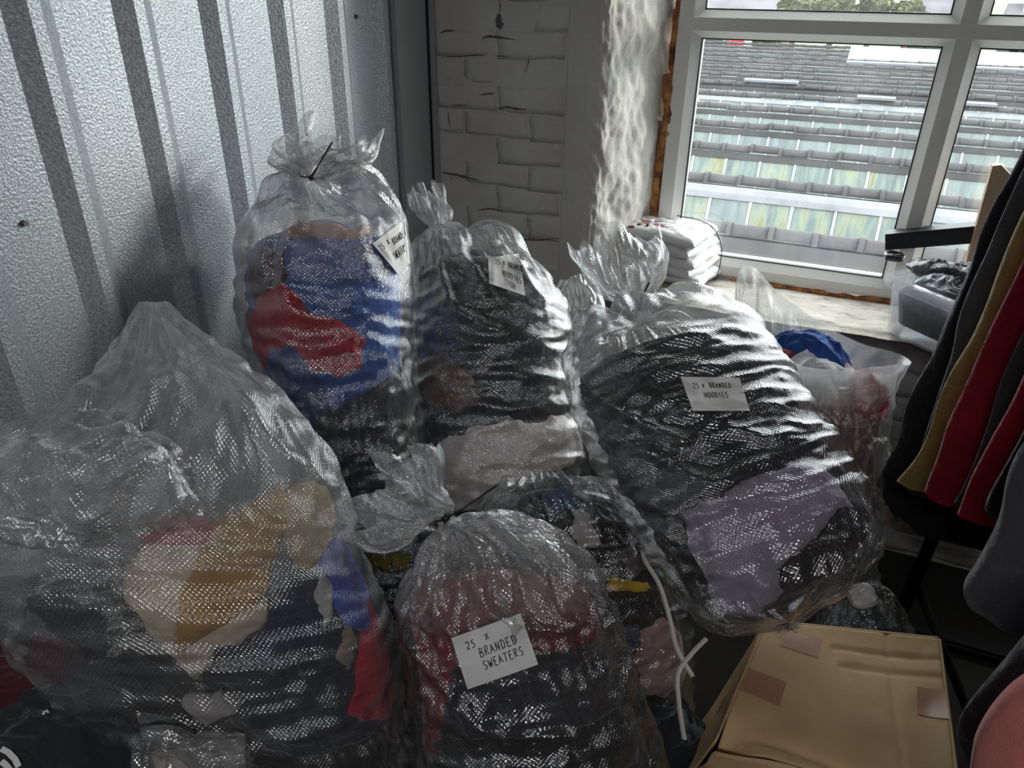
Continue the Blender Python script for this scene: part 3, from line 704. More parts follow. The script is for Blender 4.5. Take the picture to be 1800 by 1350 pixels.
def pbd(T, Nn, eh, ev, dmin, dmax, iters=150, kb=0.06, tan=0.97, noise=None, extra=None):
    X = T + Nn * noise[..., None]
    Lh = np.linalg.norm(np.roll(T, -1, 1) - T, axis=2) * eh
    Lv = np.linalg.norm(T[1:] - T[:-1], axis=2) * ev
    dg1 = np.linalg.norm(np.roll(T, -1, 1)[1:] - T[:-1], axis=2) * np.sqrt((eh[1:] ** 2 + ev ** 2) / 2)
    dg2 = np.linalg.norm(T[1:] - np.roll(T, -1, 1)[:-1], axis=2) * np.sqrt((eh[1:] ** 2 + ev ** 2) / 2)
    def corr(d, L): 
        l = np.sqrt((d * d).sum(-1)) + 1e-9; return (0.5 * (l - L) / l)[..., None] * d
    for it in range(iters):
        A = np.zeros_like(X)
        k = corr(np.roll(X, -1, 1) - X, Lh); A += k; A -= np.roll(k, 1, 1)
        k = corr(X[1:] - X[:-1], Lv); A[:-1] += k; A[1:] -= k
        Xr = np.roll(X, -1, 1)
        k = corr(Xr[1:] - X[:-1], dg1) * 0.5; A[:-1] += k; A[1:] -= np.roll(k, 1, 1)
        k = corr(X[1:] - Xr[:-1], dg2) * 0.5; A[1:] -= k; A[:-1] += np.roll(k, 1, 1)
        X = X + A * 0.42
        lap = (np.roll(X, 1, 1) + np.roll(X, -1, 1)) * 0.5 - X
        lap[1:-1] += (X[2:] + X[:-2]) * 0.5 - X[1:-1]
        X = X + kb * lap
        d = np.einsum('ijk,ijk->ij', X - T, Nn); tang = X - T - Nn * d[..., None]
        d = np.clip(d, dmin, dmax); X = T + tang * tan + Nn * d[..., None]
    return X
def samp(G, f, th, na=NA):
    """bilinear sample of grid G (nt x na x 3) at fractional row f (0..1) and angle th (radians)"""
    nt = G.shape[0]; r = np.clip(f * (nt - 1), 0, nt - 1.001); i = r.astype(int); a = (r - i)[..., None]
    q = (th / (2 * math.pi) * na) % na; j = np.floor(q).astype(int) % na; b = (q - np.floor(q))[..., None]; j2 = (j + 1) % na
    return (G[i, j] * (1 - a) * (1 - b) + G[i + 1, j] * a * (1 - b) + G[i, j2] * (1 - a) * b + G[i + 1, j2] * a * b)
def poly_sdf(P, poly):
    """signed distance in pixels, positive inside"""
    poly = np.asarray(poly, float); a = poly; b = np.roll(poly, -1, 0); d = np.full(P.shape[:-1], 1e9); ins = np.zeros(P.shape[:-1], bool)
    for (ax, ay), (bx, by) in zip(a, b):
        ex, ey = bx - ax, by - ay; wx, wy = P[..., 0] - ax, P[..., 1] - ay
        t = np.clip((wx * ex + wy * ey) / (ex * ex + ey * ey + 1e-9), 0, 1)
        d = np.minimum(d, np.hypot(wx - t * ex, wy - t * ey))
        c = ((ay > P[..., 1]) != (by > P[..., 1])) & (P[..., 0] < (bx - ax) * (P[..., 1] - ay) / (by - ay + 1e-12) + ax); ins ^= c
    return np.where(ins, d, -d)

class Bag:
    def __init__(s, rings, ratio, expo=2.25, label='', group='tied bags of clothing', name='plastic_bag', mat=None, seed=1,
                 content_top=None, tie=None, ev0=1.05, eh0=1.03, amp=0.02, rim=None, iters=170, cap=2.0, top_loose=(0.06, 0.03), body=0.013, folds=()):
        s.L = loft(rings, ratio, expo=expo); T = s.L['T'].copy(); s.seed = seed; s.nr = len(rings)
        if rim is not None: T = T + rim(s.L)
        if tie is not None:                     # ragged, uneven mouth above the tie
            nt_ = T.shape[0]; kk = int(0.5 * nt_ + np.argmin(s.L['half'][nt_ // 2:int(nt_ * 0.97)])); g_ = np.clip((np.arange(nt_) - kk) / (nt_ - kk), 0, 1)[:, None]
            th_ = np.linspace(0, 2 * math.pi, NA, endpoint=False); j_ = fbm(np.stack([np.cos(th_) * 2.2, np.sin(th_) * 2.2, th_ * 0 + seed], -1), seed + 70, 3)[None]
            T = T + (s.L['tg'] * s.L['half'][-1])[:, None] * (g_ * 0.55 * j_)[..., None] 
        s.T = T; nt = T.shape[0]; C = s.L['C']; s.N = Nn = normals(T, C)
        fr = np.linspace(0, 1, nt); s.ct = content_top if content_top else 0.98
        al_ = s.L['arc']; hl0 = s.L['half'][:, None]; th_ = np.linspace(0, 2 * math.pi, NA, endpoint=False); cm0 = 2 * math.pi * s.L['half'].max()
        q_ = np.stack([np.cos(th_)[None] * cm0 / 6.28 + 0 * al_[:, None], np.sin(th_)[None] * cm0 / 6.28 + 0 * al_[:, None], al_[:, None] + 0 * th_[None]], -1)
        wq = q_ * np.array([6, 6, 26]) + 1.0 * fbm(q_ * 6, seed + 90, 2)[..., None]
        crk = 0.0080 * np.clip(ridged(wq, seed + 91, 3) - 0.45, 0, 1.2) ** 1.2 * np.clip(hl0 / 0.08, 0, 1)
        if folds:
            px = pix(T); front = np.clip(np.einsum('ijk,ijk->ij', Nn, EYE - T) * 4, 0, 1); add = np.zeros(T.shape[:2])
            for line, ampf, wpx in folds:
                ln = spline([(*p, 0) for p in line], 30)[:, :2]; d = np.full(T.shape[:2], 1e9); ends = 1.0; tt = np.zeros(T.shape[:2])
                for k in range(29):
                    e = ln[k + 1] - ln[k]; w_ = px - ln[k]; t_ = np.clip((w_ * e).sum(-1) / ((e * e).sum() + 1e-9), 0, 1); dd = np.linalg.norm(w_ - t_[..., None] * e, axis=-1)
                    tt = np.where(dd < d, (k + t_) / 29, tt); d = np.minimum(d, dd)
                add = np.maximum(add, ampf * np.exp(-d / wpx) * np.clip(np.minimum(tt, 1 - tt) * 6, 0.15, 1))
            T = T + Nn * (add * front)[..., None]; s.hull = s.T; s.T0 = s.T
        else: s.T0 = s.T
        T = T + Nn * (crk * (1 - 0.65 * np.clip((np.linspace(0, 1, nt) - s.ct + 0.02) / 0.06, 0, 1)[:, None]))[..., None]
        circ = np.linalg.norm(np.roll(T, -1, 1) - T, axis=2).sum(1); cm = circ.max()
        arc = s.L['arc']; th = np.linspace(0, 2 * math.pi, NA, endpoint=False)
        u = th / (2 * math.pi) * cm; U, Vv = np.meshgrid(u, arc, indexing='xy')
        q3 = np.stack([np.cos(th)[None] * cm / 6.28 + 0 * Vv, np.sin(th)[None] * cm / 6.28 + 0 * Vv, Vv], -1)
        loose = np.clip((fr - s.ct + 0.02) / 0.06, 0, 1)[:, None]
        nz = 0.5 + 0.5 * vnoise(q3 * np.array([7, 7, 9]), seed)
        eh = np.clip(cm / np.maximum(circ, 1e-3), 1, cap)[:, None] * eh0 * (1 + 0.05 * loose * nz)
        eh = eh * np.ones((1, NA))
        ev = (ev0 + 0.10 * nz[1:] * (1 - loose[1:]) + 0.05 * loose[1:]) 
        hl = s.L['half'][:, None]
        dmin = -0.001 * (1 - loose) - np.minimum(top_loose[0], hl * 0.45) * loose
        dmax = (body + 0.020 * np.clip(fbm(q3 * np.array([6, 6, 8]), seed + 5, 2), 0, 1)) * (1 - loose) + np.minimum(top_loose[1], hl * 0.45 + 0.003) * loose
        tuft = (np.clip((fr - tie + 0.10) / 0.08, 0, 1) if tie is not None else fr * 0)[:, None]
        ev = 1 + (ev - 1) * (1 - 0.9 * tuft[1:])
        n1 = fbm(q3 * np.array([13, 13, 30]), seed + 1, 3) * amp * 0.5 * (1 - loose) + fbm(q3 * np.array([22, 22, 12]), seed + 2, 3) * np.minimum(amp * 0.8, hl * 0.25) * loose * (1 - tuft)
        n1 = n1 + fbm(np.stack([np.cos(th)[None] * 3.2 + 0 * Vv, np.sin(th)[None] * 3.2 + 0 * Vv, Vv * 12], -1), seed + 9, 3) * hl * 0.3 * tuft
        if tie is not None:
            k = int(0.5 * nt + np.argmin(s.L['half'][nt // 2:int(nt * 0.97)])); tie = k / (nt - 1); s.tie_i = k
            pinch = np.exp(-((np.arange(nt) - k) / 1.6) ** 2)[:, None]
            dmin = dmin * (1 - pinch) - 0.003 * pinch; dmax = dmax * (1 - pinch) + 0.003 * pinch; n1 = n1 * (1 - pinch)
        X = pbd(T, Nn, eh, ev, dmin * np.ones((1, NA)), dmax * np.ones((1, NA)), iters, noise=n1)
        s.X = X; s.C = C
        root = empty(name, tuple(C[0]), label=label, cat='bag', group=group); s.root = root
        Xw = np.concatenate([X, X[:, :1]], 1); uu = np.r_[u, cm]
        UV = np.stack(np.meshgrid(uu, arc, indexing='xy'), -1)
        s.film = new_obj('bag_film', Xw.reshape(-1, 3), grid_faces(nt, NA + 1), mat or FILM, root, True, UV.reshape(-1, 2))
        av = s.film.data.attributes.new('loose', 'FLOAT', 'POINT'); av.data.foreach_set('value', (loose * np.ones((1, NA + 1))).ravel().astype(np.float32))
        sb = s.film.modifiers.new('smooth', 'SUBSURF'); sb.levels = 0; sb.render_levels = 1
        s.inset = 0.019
    def inner(s, f, th, inset):
        p = samp(s.T, f, th); c = samp(np.repeat(s.C[:, None], NA, 1), f, th); v = c - p; l = np.linalg.norm(v, axis=-1)[..., None]
        n_ = samp(s.N, f, th); n_ /= np.linalg.norm(n_, axis=-1)[..., None] + 1e-9
        a = np.minimum(inset[..., None], 0.45 * l); a1 = np.minimum(a, 0.022)
        return p - n_ * a1 + v / (l + 1e-9) * (a - a1)
    def slab(s, lo, hi, mat, label, name='folded_sweater', tilt=0.0, left=None, cat='clothing', group=None, tilt2=None, fold=0.012, cut=None):
        """a garment that fills the bag's whole section between the fractions lo and hi of its length"""
        n, m = 64, 128; th = np.linspace(0, 2 * math.pi, m, endpoint=False); rows = []
        ff = np.linspace(0, 1, n)
        lo_ = lo + tilt * np.cos(th); hi_ = hi + (tilt if tilt2 is None else tilt2) * np.cos(th)
        F_, TH = np.meshgrid(ff, th, indexing='ij')
        Fq = np.clip(lo_[None] + (hi_ - lo_)[None] * F_, 0.004, 0.995)
        e = np.abs(2 * F_ - 1); edge = np.clip((e - 0.80) / 0.20, 0, 1); ins = s.inset + 0.045 * edge ** 2.5
        P = s.inner(Fq, TH, ins)
        cen = samp(np.repeat(s.C[:, None], NA, 1), Fq, TH); nr = P - cen; nr /= np.linalg.norm(nr, axis=-1)[..., None] + 1e-9
        if left is not None:                    # the garment fills only part of the bag's width, from `left` (-1..1) to its right side
            Sx = np.stack([np.interp(Fq, np.linspace(0, 1, NT), s.L['S'][:, k]) for k in range(3)], -1); l2 = (Sx * Sx).sum(-1)
            sx_ = ((P - cen) * Sx).sum(-1) / l2; new = left + (sx_ + 1) / 2 * (1 - left); rest = P - cen - Sx * sx_[..., None]
            P = cen + Sx * (new - 0.05)[..., None] + rest * 0.84
        q = P * np.array([11, 11, 24.]); d = fold * (0.5 * ridged(q + 0.4 * fbm(P * 14, s.seed, 2)[..., None], s.seed + 3, 3) - 0.75)
        P = P + nr * np.clip(d, -0.03, 0.002)[..., None]
        top = [P[-1] * (1 - k) + P[-1].mean(0) * k + 0.0 for k in (0.35, 0.7, 0.995)]; bot = [P[0] * (1 - k) + P[0].mean(0) * k for k in (0.995, 0.7, 0.35)]
        up = s.L['tg'][int(np.clip(hi, 0, 1) * (NT - 1))]
        top = [t_ + up * h + (0.010 * fbm(t_ * 16, s.seed + 8, 2))[..., None] * up for t_, h in zip(top, (0.014, 0.022, 0.024))]
        V = np.concatenate([np.array(bot), P, np.array(top)], 0)
        o = new_obj(name, V.reshape(-1, 3), [list(f) for f in grid_faces(len(V), m, True)] + [list(range(m))[::-1], [(len(V) - 1) * m + j for j in range(m)]], mat)
        return tag(o, label, cat, group)
    def patch(s, poly, mat, label, name='folded_sweater', cat='clothing', h=0.006, group=None, edge=14.0, fold=0.011, inset=None, back=0.03):
        """a garment lying against the inside of the film, its outline on the bag given by where it shows"""
        n, m = 230, 250
        f = np.linspace(0.01, 0.985, n); th = np.linspace(-0.25, math.pi + 0.25, m)
        Fq, TH = np.meshgrid(f, th, indexing='ij')
        P0 = s.inner(Fq, TH, np.full(Fq.shape, s.inset if inset is None else inset)); 
        px = pix(P0); px = px + 8.0 * np.stack([fbm(P0 * 22, 5, 3), fbm(P0 * 22, 6, 3)], -1)
        sd = poly_sdf(px, poly)
        Nn = samp(s.N, Fq, TH); Nn /= np.linalg.norm(Nn, axis=-1)[..., None] + 1e-9
        facing = np.einsum('ijk,ijk->ij', Nn, EYE - P0) > -0.05
        keep = (sd > -8) & facing
        prof = h * (1 - np.exp(-np.clip(sd, 0, None) / edge)) * 1.0 - 0.016 * np.clip(-sd / 8, 0, 1) - 0.001
        q = P0 * np.array([12, 12, 20.]); fd = fold * (0.5 * ridged(q + 0.5 * fbm(P0 * 12, s.seed + 31, 2)[..., None], s.seed + len(poly), 3) - 0.7) * np.clip(sd / 20, 0, 1)
        Pt = P0 + Nn * (prof + np.clip(fd, -0.009, 0.001))[..., None]; Pb = P0 - Nn * back
        fc = grid_faces(n, m); kf = keep.reshape(-1)[fc].all(1); fc = fc[kf]
        if not len(fc): print('EMPTY PATCH', label); return None
        used = np.unique(fc); mp = -np.ones(n * m, int); mp[used] = np.arange(len(used)); ft = mp[fc]
        V = np.vstack([Pt.reshape(-1, 3)[used], Pb.reshape(-1, 3)[used]]); k = len(used)
        from collections import Counter
        ed = Counter(); dirs = {}
        for a, b in np.vstack([ft[:, [0, 1]], ft[:, [1, 2]], ft[:, [2, 3]], ft[:, [3, 0]]]).tolist():
            kk = (min(a, b), max(a, b)); ed[kk] += 1; dirs[kk] = (a, b)
        side = [[dirs[e][1], dirs[e][0], dirs[e][0] + k, dirs[e][1] + k] for e, c in ed.items() if c == 1]
        F = ft.tolist() + (ft[:, ::-1] + k).tolist() + side
        return tag(new_obj(name, V, F, mat), label, cat, group)
    def surf(s, px, py, off=0.0):
        """point on the film's outer hull under a pixel"""
        if not hasattr(s, '_bvh'):
            from mathutils.bvhtree import BVHTree
            H = s.X
            s._bvh = BVHTree.FromPolygons(H.reshape(-1, 3).tolist(), grid_faces(NT, NA, True).tolist())
        r = ray(px, py); l = np.linalg.norm(r); hit = s._bvh.ray_cast(Vector(EYE), Vector(r / l))
        if hit[0] is None: return None
        return EYE + r / l * (hit[3] - off)
    def label_paper(s, quad, lines, off=0.004, size=(12, 9), crumple=0.002, faint=None):
        """a sheet of paper with handwriting; quad = tl, tr, br, bl in pixels; lines = (text, u, v, height, slope)"""
        q = np.array(quad, float); nu, nv = 26, 20; P = np.zeros((nv, nu, 3)); 
        for j in range(nv):
            for i in range(nu):
                u, v = i / (nu - 1), j / (nv - 1)
                p = q[0] * (1 - u) * (1 - v) + q[1] * u * (1 - v) + q[2] * u * v + q[3] * (1 - u) * v
                h = s.surf(*p); P[j, i] = h if h is not None else np.nan
        bad = np.isnan(P[..., 0])
        if bad.any():
            good = np.argwhere(~bad)
            for b in np.argwhere(bad): g = good[np.argmin(((good - b) ** 2).sum(1))]; P[b[0], b[1]] = P[g[0], g[1]]
        depth = np.linalg.norm(P - EYE, axis=-1)
        for _ in range(14):
            d2 = depth.copy(); d2[1:-1] = (depth[:-2] + depth[2:]) / 2; d3 = d2.copy(); d3[:, 1:-1] = (d2[:, :-2] + d2[:, 2:]) / 2; depth = np.minimum(depth + 0.001, d3)
        dirs = np.zeros_like(P)
        for j in range(nv):
            for i in range(nu):
                u, v = i / (nu - 1), j / (nv - 1); p = q[0] * (1 - u) * (1 - v) + q[1] * u * (1 - v) + q[2] * u * v + q[3] * (1 - u) * v
                r = ray(*p); dirs[j, i] = r / np.linalg.norm(r)
        uu, vv = np.meshgrid(np.linspace(0, 1, nu), np.linspace(0, 1, nv))
        cr = crumple * (ridged(np.stack([uu * 3, vv * 2.2, uu * 0 + s.seed], -1), s.seed, 2))
        P = EYE + dirs * (depth - off - cr)[..., None]
        Nn = np.cross(np.gradient(P, axis=1), np.gradient(P, axis=0)); Nn /= np.linalg.norm(Nn, axis=-1)[..., None]
        if np.einsum('ijk,ijk->ij', Nn, EYE - P).mean() < 0: Nn = -Nn
        B = P - Nn * 0.0004; k = nu * nv; F = grid_faces(nv, nu).tolist(); F += [[a + k for a in f[::-1]] for f in F]
        o = new_obj('paper_label', np.vstack([P.reshape(-1, 3), B.reshape(-1, 3)]), F, PAPER, s.root); o['label'] = 'white paper label with handwriting on the bag'
        def onp(u, v, lift):
            x = np.clip(u, 0, 1) * (nu - 1.001); y = np.clip(v, 0, 1) * (nv - 1.001); i = int(x); j = int(y); a = x - i; b = y - j
            f = lambda G: G[j, i] * (1 - a) * (1 - b) + G[j, i + 1] * a * (1 - b) + G[j + 1, i] * (1 - a) * b + G[j + 1, i + 1] * a * b
            return f(P) + f(Nn) * lift
        rng = random.Random(s.seed); mb = MB()
        for (text, u0, v0, hgt, asp, slope) in lines:
            x = u0
            for ch in text:
                for st in STROKES.get(ch, []):
                    pts = [onp(x + asp * hgt * 0.62 * (a_ + rng.uniform(-.05, .05)), v0 - hgt * (b_ + rng.uniform(-.04, .04)) + slope * (x - u0), 0.0006) for a_, b_ in dense(st)]
                    ribbon(mb, pts, 0.0007)
                x += asp * hgt * (0.82 if ch != ' ' else 0.6)
        mb.build('handwriting', INK, o)
        return o
def dense(st):
    out = []
    for (a, b), (c, d) in zip(st[:-1], st[1:]):
        for k in range(3): out.append((a + (c - a) * k / 3, b + (d - b) * k / 3))
    return out + [st[-1]]
def ribbon(mb, pts, w):
    pts = [np.asarray(p) for p in pts]; V = []
    for k, p in enumerate(pts):
        tg = pts[min(k + 1, len(pts) - 1)] - pts[max(k - 1, 0)]; view = EYE - p; sd_ = np.cross(tg, view); sd_ /= np.linalg.norm(sd_) + 1e-9
        V += [p + sd_ * w, p - sd_ * w]
    mb.add(V, [[2 * k, 2 * k + 1, 2 * k + 3, 2 * k + 2] for k in range(len(pts) - 1)])
STROKES = {
    '2': [[(0.05, .75), (.2, 1), (.7, 1), (.8, .7), (.05, 0), (.9, 0)]], '5': [[(.9, 1), (.25, 1), (.2, .6), (.7, .62), (.85, .25), (.5, 0), (.05, .05)]],
    'X': [[(.1, .8), (.8, .1)], [(.8, .85), (.1, .05)]], 'B': [[(.15, 0), (.15, 1), (.7, .95), (.75, .65), (.2, .52), (.85, .4), (.8, .05), (.15, 0)]],
    'R': [[(.15, 0), (.15, 1), (.75, .95), (.75, .6), (.2, .5), (.9, 0)]], 'A': [[(0, 0), (.4, 1), (.9, 0)], [(.15, .35), (.75, .35)]],
    'N': [[(.1, 0), (.12, 1), (.8, 0), (.85, 1)]], 'D': [[(.15, 0), (.15, 1), (.7, .9), (.9, .5), (.7, .1), (.15, 0)]],
    'E': [[(.85, 1), (.15, 1), (.15, 0), (.9, 0)], [(.15, .5), (.7, .52)]], 'S': [[(.85, .9), (.45, 1), (.1, .8), (.3, .55), (.75, .4), (.7, .05), (.1, 0)]],
    'W': [[(0, 1), (.25, 0), (.5, .7), (.75, 0), (1, 1)]], 'T': [[(0, 1), (.95, 1)], [(.48, 1), (.45, 0)]], 'H': [[(.12, 1), (.12, 0)], [(.85, 1), (.85, 0)], [(.12, .5), (.85, .5)]],
    'O': [[(.5, 1), (.12, .75), (.12, .2), (.5, 0), (.88, .25), (.85, .75), (.5, 1)]], 'I': [[(.45, 1), (.45, 0)]], 'V': [[(0, 1), (.45, 0), (.9, 1)]], 'G': [[(.85, .85), (.4, 1), (.1, .6), (.3, 0), (.85, .1), (.85, .45), (.5, .45)]],
    'P': [[(.15, 0), (.15, 1), (.8, .9), (.75, .5), (.15, .45)]], 'M': [[(.05, 0), (.15, 1), (.5, .3), (.85, 1), (.95, 0)]],
}
def cable_tie(bag, tail, r=0.0028):
    """a black nylon tie round the neck; tail = list of (px, py, t)"""
    k = bag.tie_i; ring = bag.X[k]; c = ring.mean(0); pts = [c + (p - c) * 1.06 + 0 for p in ring[::7]]; pts.append(pts[0])
    mb = MB(); mb.tube(pts, r, 6, 0.6)
    tp = [at(*q) for q in tail]; tp[0] = min(ring, key=lambda p: np.linalg.norm(pix(p) - np.array(tail[0][:2])) + 400 * np.linalg.norm(p - EYE)); mb.tube(spline(tp, 14), r * 0.9, 6, 0.5)
    hd = tp[0]; mb.tube([hd - 0.003, hd + 0.003], r * 1.9, 6)
    o = mb.build('cable_tie', BLACK_PLASTIC, bag.root, True); o['label'] = 'black cable tie round the neck'; return o

BLACKF = fabric(30, 31, 35); CHAR = fabric(46, 48, 54); GREY = fabric(96, 98, 104); DGREY = fabric(66, 68, 74)
BLUE = fabric(62, 100, 172); RED = fabric(176, 36, 52); NAVY = fabric(34, 42, 70); LILAC = fabric(164, 154, 174); WHITEF = fabric(214, 208, 204); CREAMF = fabric(206, 192, 168)
GOLD = fabric(176, 132, 62); MAROON = fabric(104, 34, 46); PINKF = fabric(206, 160, 158); ROYAL = fabric(72, 92, 178); YEL = fabric(206, 172, 40); TAN = fabric(116, 94, 72)

FILM_E = film('cloudy_woven_film', haze=0.065, streak=0.18, weave=0.55, gloss=3.2, rough=0.13)
FILM_FOLD = film('folded_clear_film', haze=0.14, streak=0.25, weave=0.4, gloss=3.0, rough=0.13)
# ---- A: tall bag in the corner by the metal wall
A = Bag([(565, 1230, 735, 1230, 1.62), (540, 1050, 730, 1050, 1.61), (520, 880, 724, 870, 1.60), (488, 760, 722, 752, 1.58), (450, 645, 721, 640, 1.56), (424, 560, 721, 550, 1.555),
         (420, 480, 721, 470, 1.555), (432, 410, 714, 412, 1.555), (455, 350, 696, 362, 1.545), (492, 318, 640, 328, 1.52), (528, 312, 566, 318, 1.475, 1.0), (520, 296, 575, 300, 1.49, 0.7),
         (478, 272, 655, 276, 1.53, 0.45), (498, 246, 662, 254, 1.55, 0.35)], 0.72, label='tall tied clear bag of blue and red sweaters in the corner by the metal wall', seed=2, content_top=0.70, tie=0.905, mat=FILM, folds=[([(540,322),(512,400),(498,470),(508,525),(545,560),(620,556),(690,520)],0.016,6),([(530,330),(478,410),(468,480),(476,520)],0.014,6),([(505,400),(560,440),(630,480),(690,490)],0.010,6),([(560,330),(620,345),(690,350)],0.012,7)])
A.slab(0.02, 0.28, BLACKF, 'black sweaters at the bottom of the tall corner bag', tilt=0.02)
A.slab(0.27, 0.50, DGREY, 'dark grey sweater low down inside the tall corner bag', tilt=0.03, tilt2=0.05)
A.slab(0.49, 0.785, BLUE, 'blue sweater bulging against the film near the top of the tall corner bag', tilt=0.05, tilt2=-0.0)
A.patch([(420, 570), (455, 515), (492, 492), (520, 520), (545, 548), (600, 565), (642, 600), (634, 645), (600, 664), (552, 658), (520, 608), (480, 612), (466, 660), (480, 700), (455, 690), (432, 640)], RED, 'red sweater across the left of the tall corner bag', h=0.012)
A.patch([(455, 660), (500, 605), (550, 650), (580, 700), (560, 740), (500, 740), (470, 700)], fabric(58, 78, 132), 'faded blue sweater below the red one in the tall corner bag', h=0.008)
A.patch([(440, 470), (456, 440), (490, 436), (505, 480), (480, 520), (440, 535)], fabric(74, 40, 58), 'dark plum sweater at the left edge of the tall corner bag', h=0.008)
A.patch([(500, 402), (560, 392), (640, 402), (650, 414), (560, 416), (500, 420)], fabric(190, 140, 120), 'pale peach sweater at the top of the tall corner bag', h=0.006)
A.label_paper([(655, 428), (712, 385), (721, 462), (700, 482)], [('25', .06, .28, .15, .62, -.0), ('X', .33, .27, .15, .62, 0), ('BRANDED', .48, .36, .17, .5, 0.0), ('SWEATERS', .30, .68, .18, .5, 0)], off=0.006)
cable_tie(A, [(547, 312, 1.43), (560, 290, 1.43), (584, 250, 1.44)])

# ---- B: leaning bag in the middle at the back
B = Bag([(770, 1180, 1010, 1160, 1.830), (752, 1000, 1030, 980, 1.820), (745, 890, 1036, 850, 1.810), (730, 780, 1030, 750, 1.810), (722, 670, 1016, 640, 1.820), (720, 570, 1000, 552, 1.840),
         (722, 500, 962, 490, 1.860), (724, 452, 918, 440, 1.870), (734, 425, 890, 412, 1.870, 0.55), (755, 414, 800, 408, 1.870, 0.8), (752, 400, 786, 394, 1.870, 0.8), (728, 372, 786, 366, 1.870, 0.5), (716, 342, 772, 334, 1.870, 0.4)], 0.70,
        label='tied clear bag of grey hoodies standing before the brick pier', seed=5, content_top=0.78, tie=0.90, folds=[([(775,425),(782,490),(800,540),(850,575),(900,585)],0.018,6),([(790,430),(830,470),(850,500)],0.010,6),([(790,620),(870,655),(960,670)],0.009,8),([(800,700),(900,720),(990,690)],0.008,8),([(780,590),(870,610),(985,590)],0.009,8),([(900,450),(930,500),(960,540)],0.012,7)])
B.slab(0.02, 0.40, BLACKF, 'black hoodies at the bottom of the bag before the brick pier', name='folded_hoodie')
B.slab(0.395, 0.83, CHAR, 'charcoal hoodies filling the bag before the brick pier', name='folded_hoodie', tilt=0.02, tilt2=0.0)
B.patch([(752, 820), (780, 770), (830, 752), (930, 742), (1022, 730), (1030, 800), (960, 840), (860, 880), (790, 905), (752, 890)], WHITEF, 'white hoodie low in the bag before the brick pier', name='folded_hoodie', h=0.020)
B.patch([(730, 640), (780, 620), (835, 660), (838, 700), (800, 730), (740, 700)], TAN, 'brown hoodie at the left side of the bag before the brick pier', name='folded_hoodie', h=0.008)
B.patch([(722, 530), (760, 500), (770, 600), (745, 640), (722, 630)], fabric(44, 58, 104), 'navy blue hoodie at the left edge of the bag before the brick pier', name='folded_hoodie', h=0.008)
B.label_paper([(858, 450), (912, 446), (924, 520), (860, 498)], [('VINTAGE', .12, .05, .09, .75, -.1), ('25', .22, .28, .15, .62, .1), ('X', .46, .30, .15, .62, 0), ('BRANDED', .62, .36, .15, .58, .2), ('HOODIES', .40, .60, .16, .62, .28)], off=0.004)

# ---- I: small knotted film bag behind, at the foot of the pier
I = Bag([(975, 700, 1060, 700, 2.02), (965, 620, 1060, 610, 2.02), (970, 560, 1060, 555, 2.02), (975, 515, 1050, 505, 2.03), (985, 492, 1040, 488, 2.03)], 0.8, label='small clear bag slumped at the foot of the brick pier behind the others', seed=8, content_top=0.55, mat=FILM_SMOOTH, group=None)
I.slab(0.03, 0.55, fabric(60, 62, 68), 'dark grey garment inside the small slumped bag by the pier', name='folded_garment')

# ---- D: open bag under the sill
def rimD(L):
    f = np.linspace(0, 1, NT); th = np.linspace(0, 2 * math.pi, NA, endpoint=False)
    k = np.clip((f - 0.66) / 0.34, 0, 1) ** 1.2
    up = np.array([-0.05, 0.05, 1.0])
    left = np.exp(-((np.arccos(np.clip(np.cos(th - math.pi * 1.20), -1, 1))) / 1.0) ** 2); back = np.clip(-np.sin(th), 0, 1)
    dz = 0.185 * left + 0.035 * back - 0.05 * np.clip(np.sin(th), 0, 1) + 0.012 * vnoise(np.stack([np.cos(th) * 2.4, np.sin(th) * 2.4, th * 0 + 3], -1), 4)
    return k[:, None, None] * dz[None, :, None] * up + k[:, None, None] * (left[None, :, None] * np.array([-0.03, 0.03, 0]))
Dg = Bag([(1410, 1080, 1530, 1075, 1.86), (1370, 960, 1540, 955, 1.86), (1335, 840, 1548, 835, 1.86), (1315, 740, 1560, 735, 1.86), (1300, 665, 1580, 660, 1.86), (1296, 612, 1592, 625, 1.86)], 0.62, expo=2.0,
         label='open clear bag with blue, grey and red garments under the window sill', group=None, seed=11, content_top=0.80, rim=rimD, ev0=1.06, mat=FILM_FOLD, top_loose=(0.03, 0.025))
Dg.slab(0.02, 0.52, BLACKF, 'black garments at the bottom of the open bag under the sill', name='folded_garment')
Dg.slab(0.51, 0.88, MAROON, 'maroon garment filling the open bag under the sill', name='folded_garment')
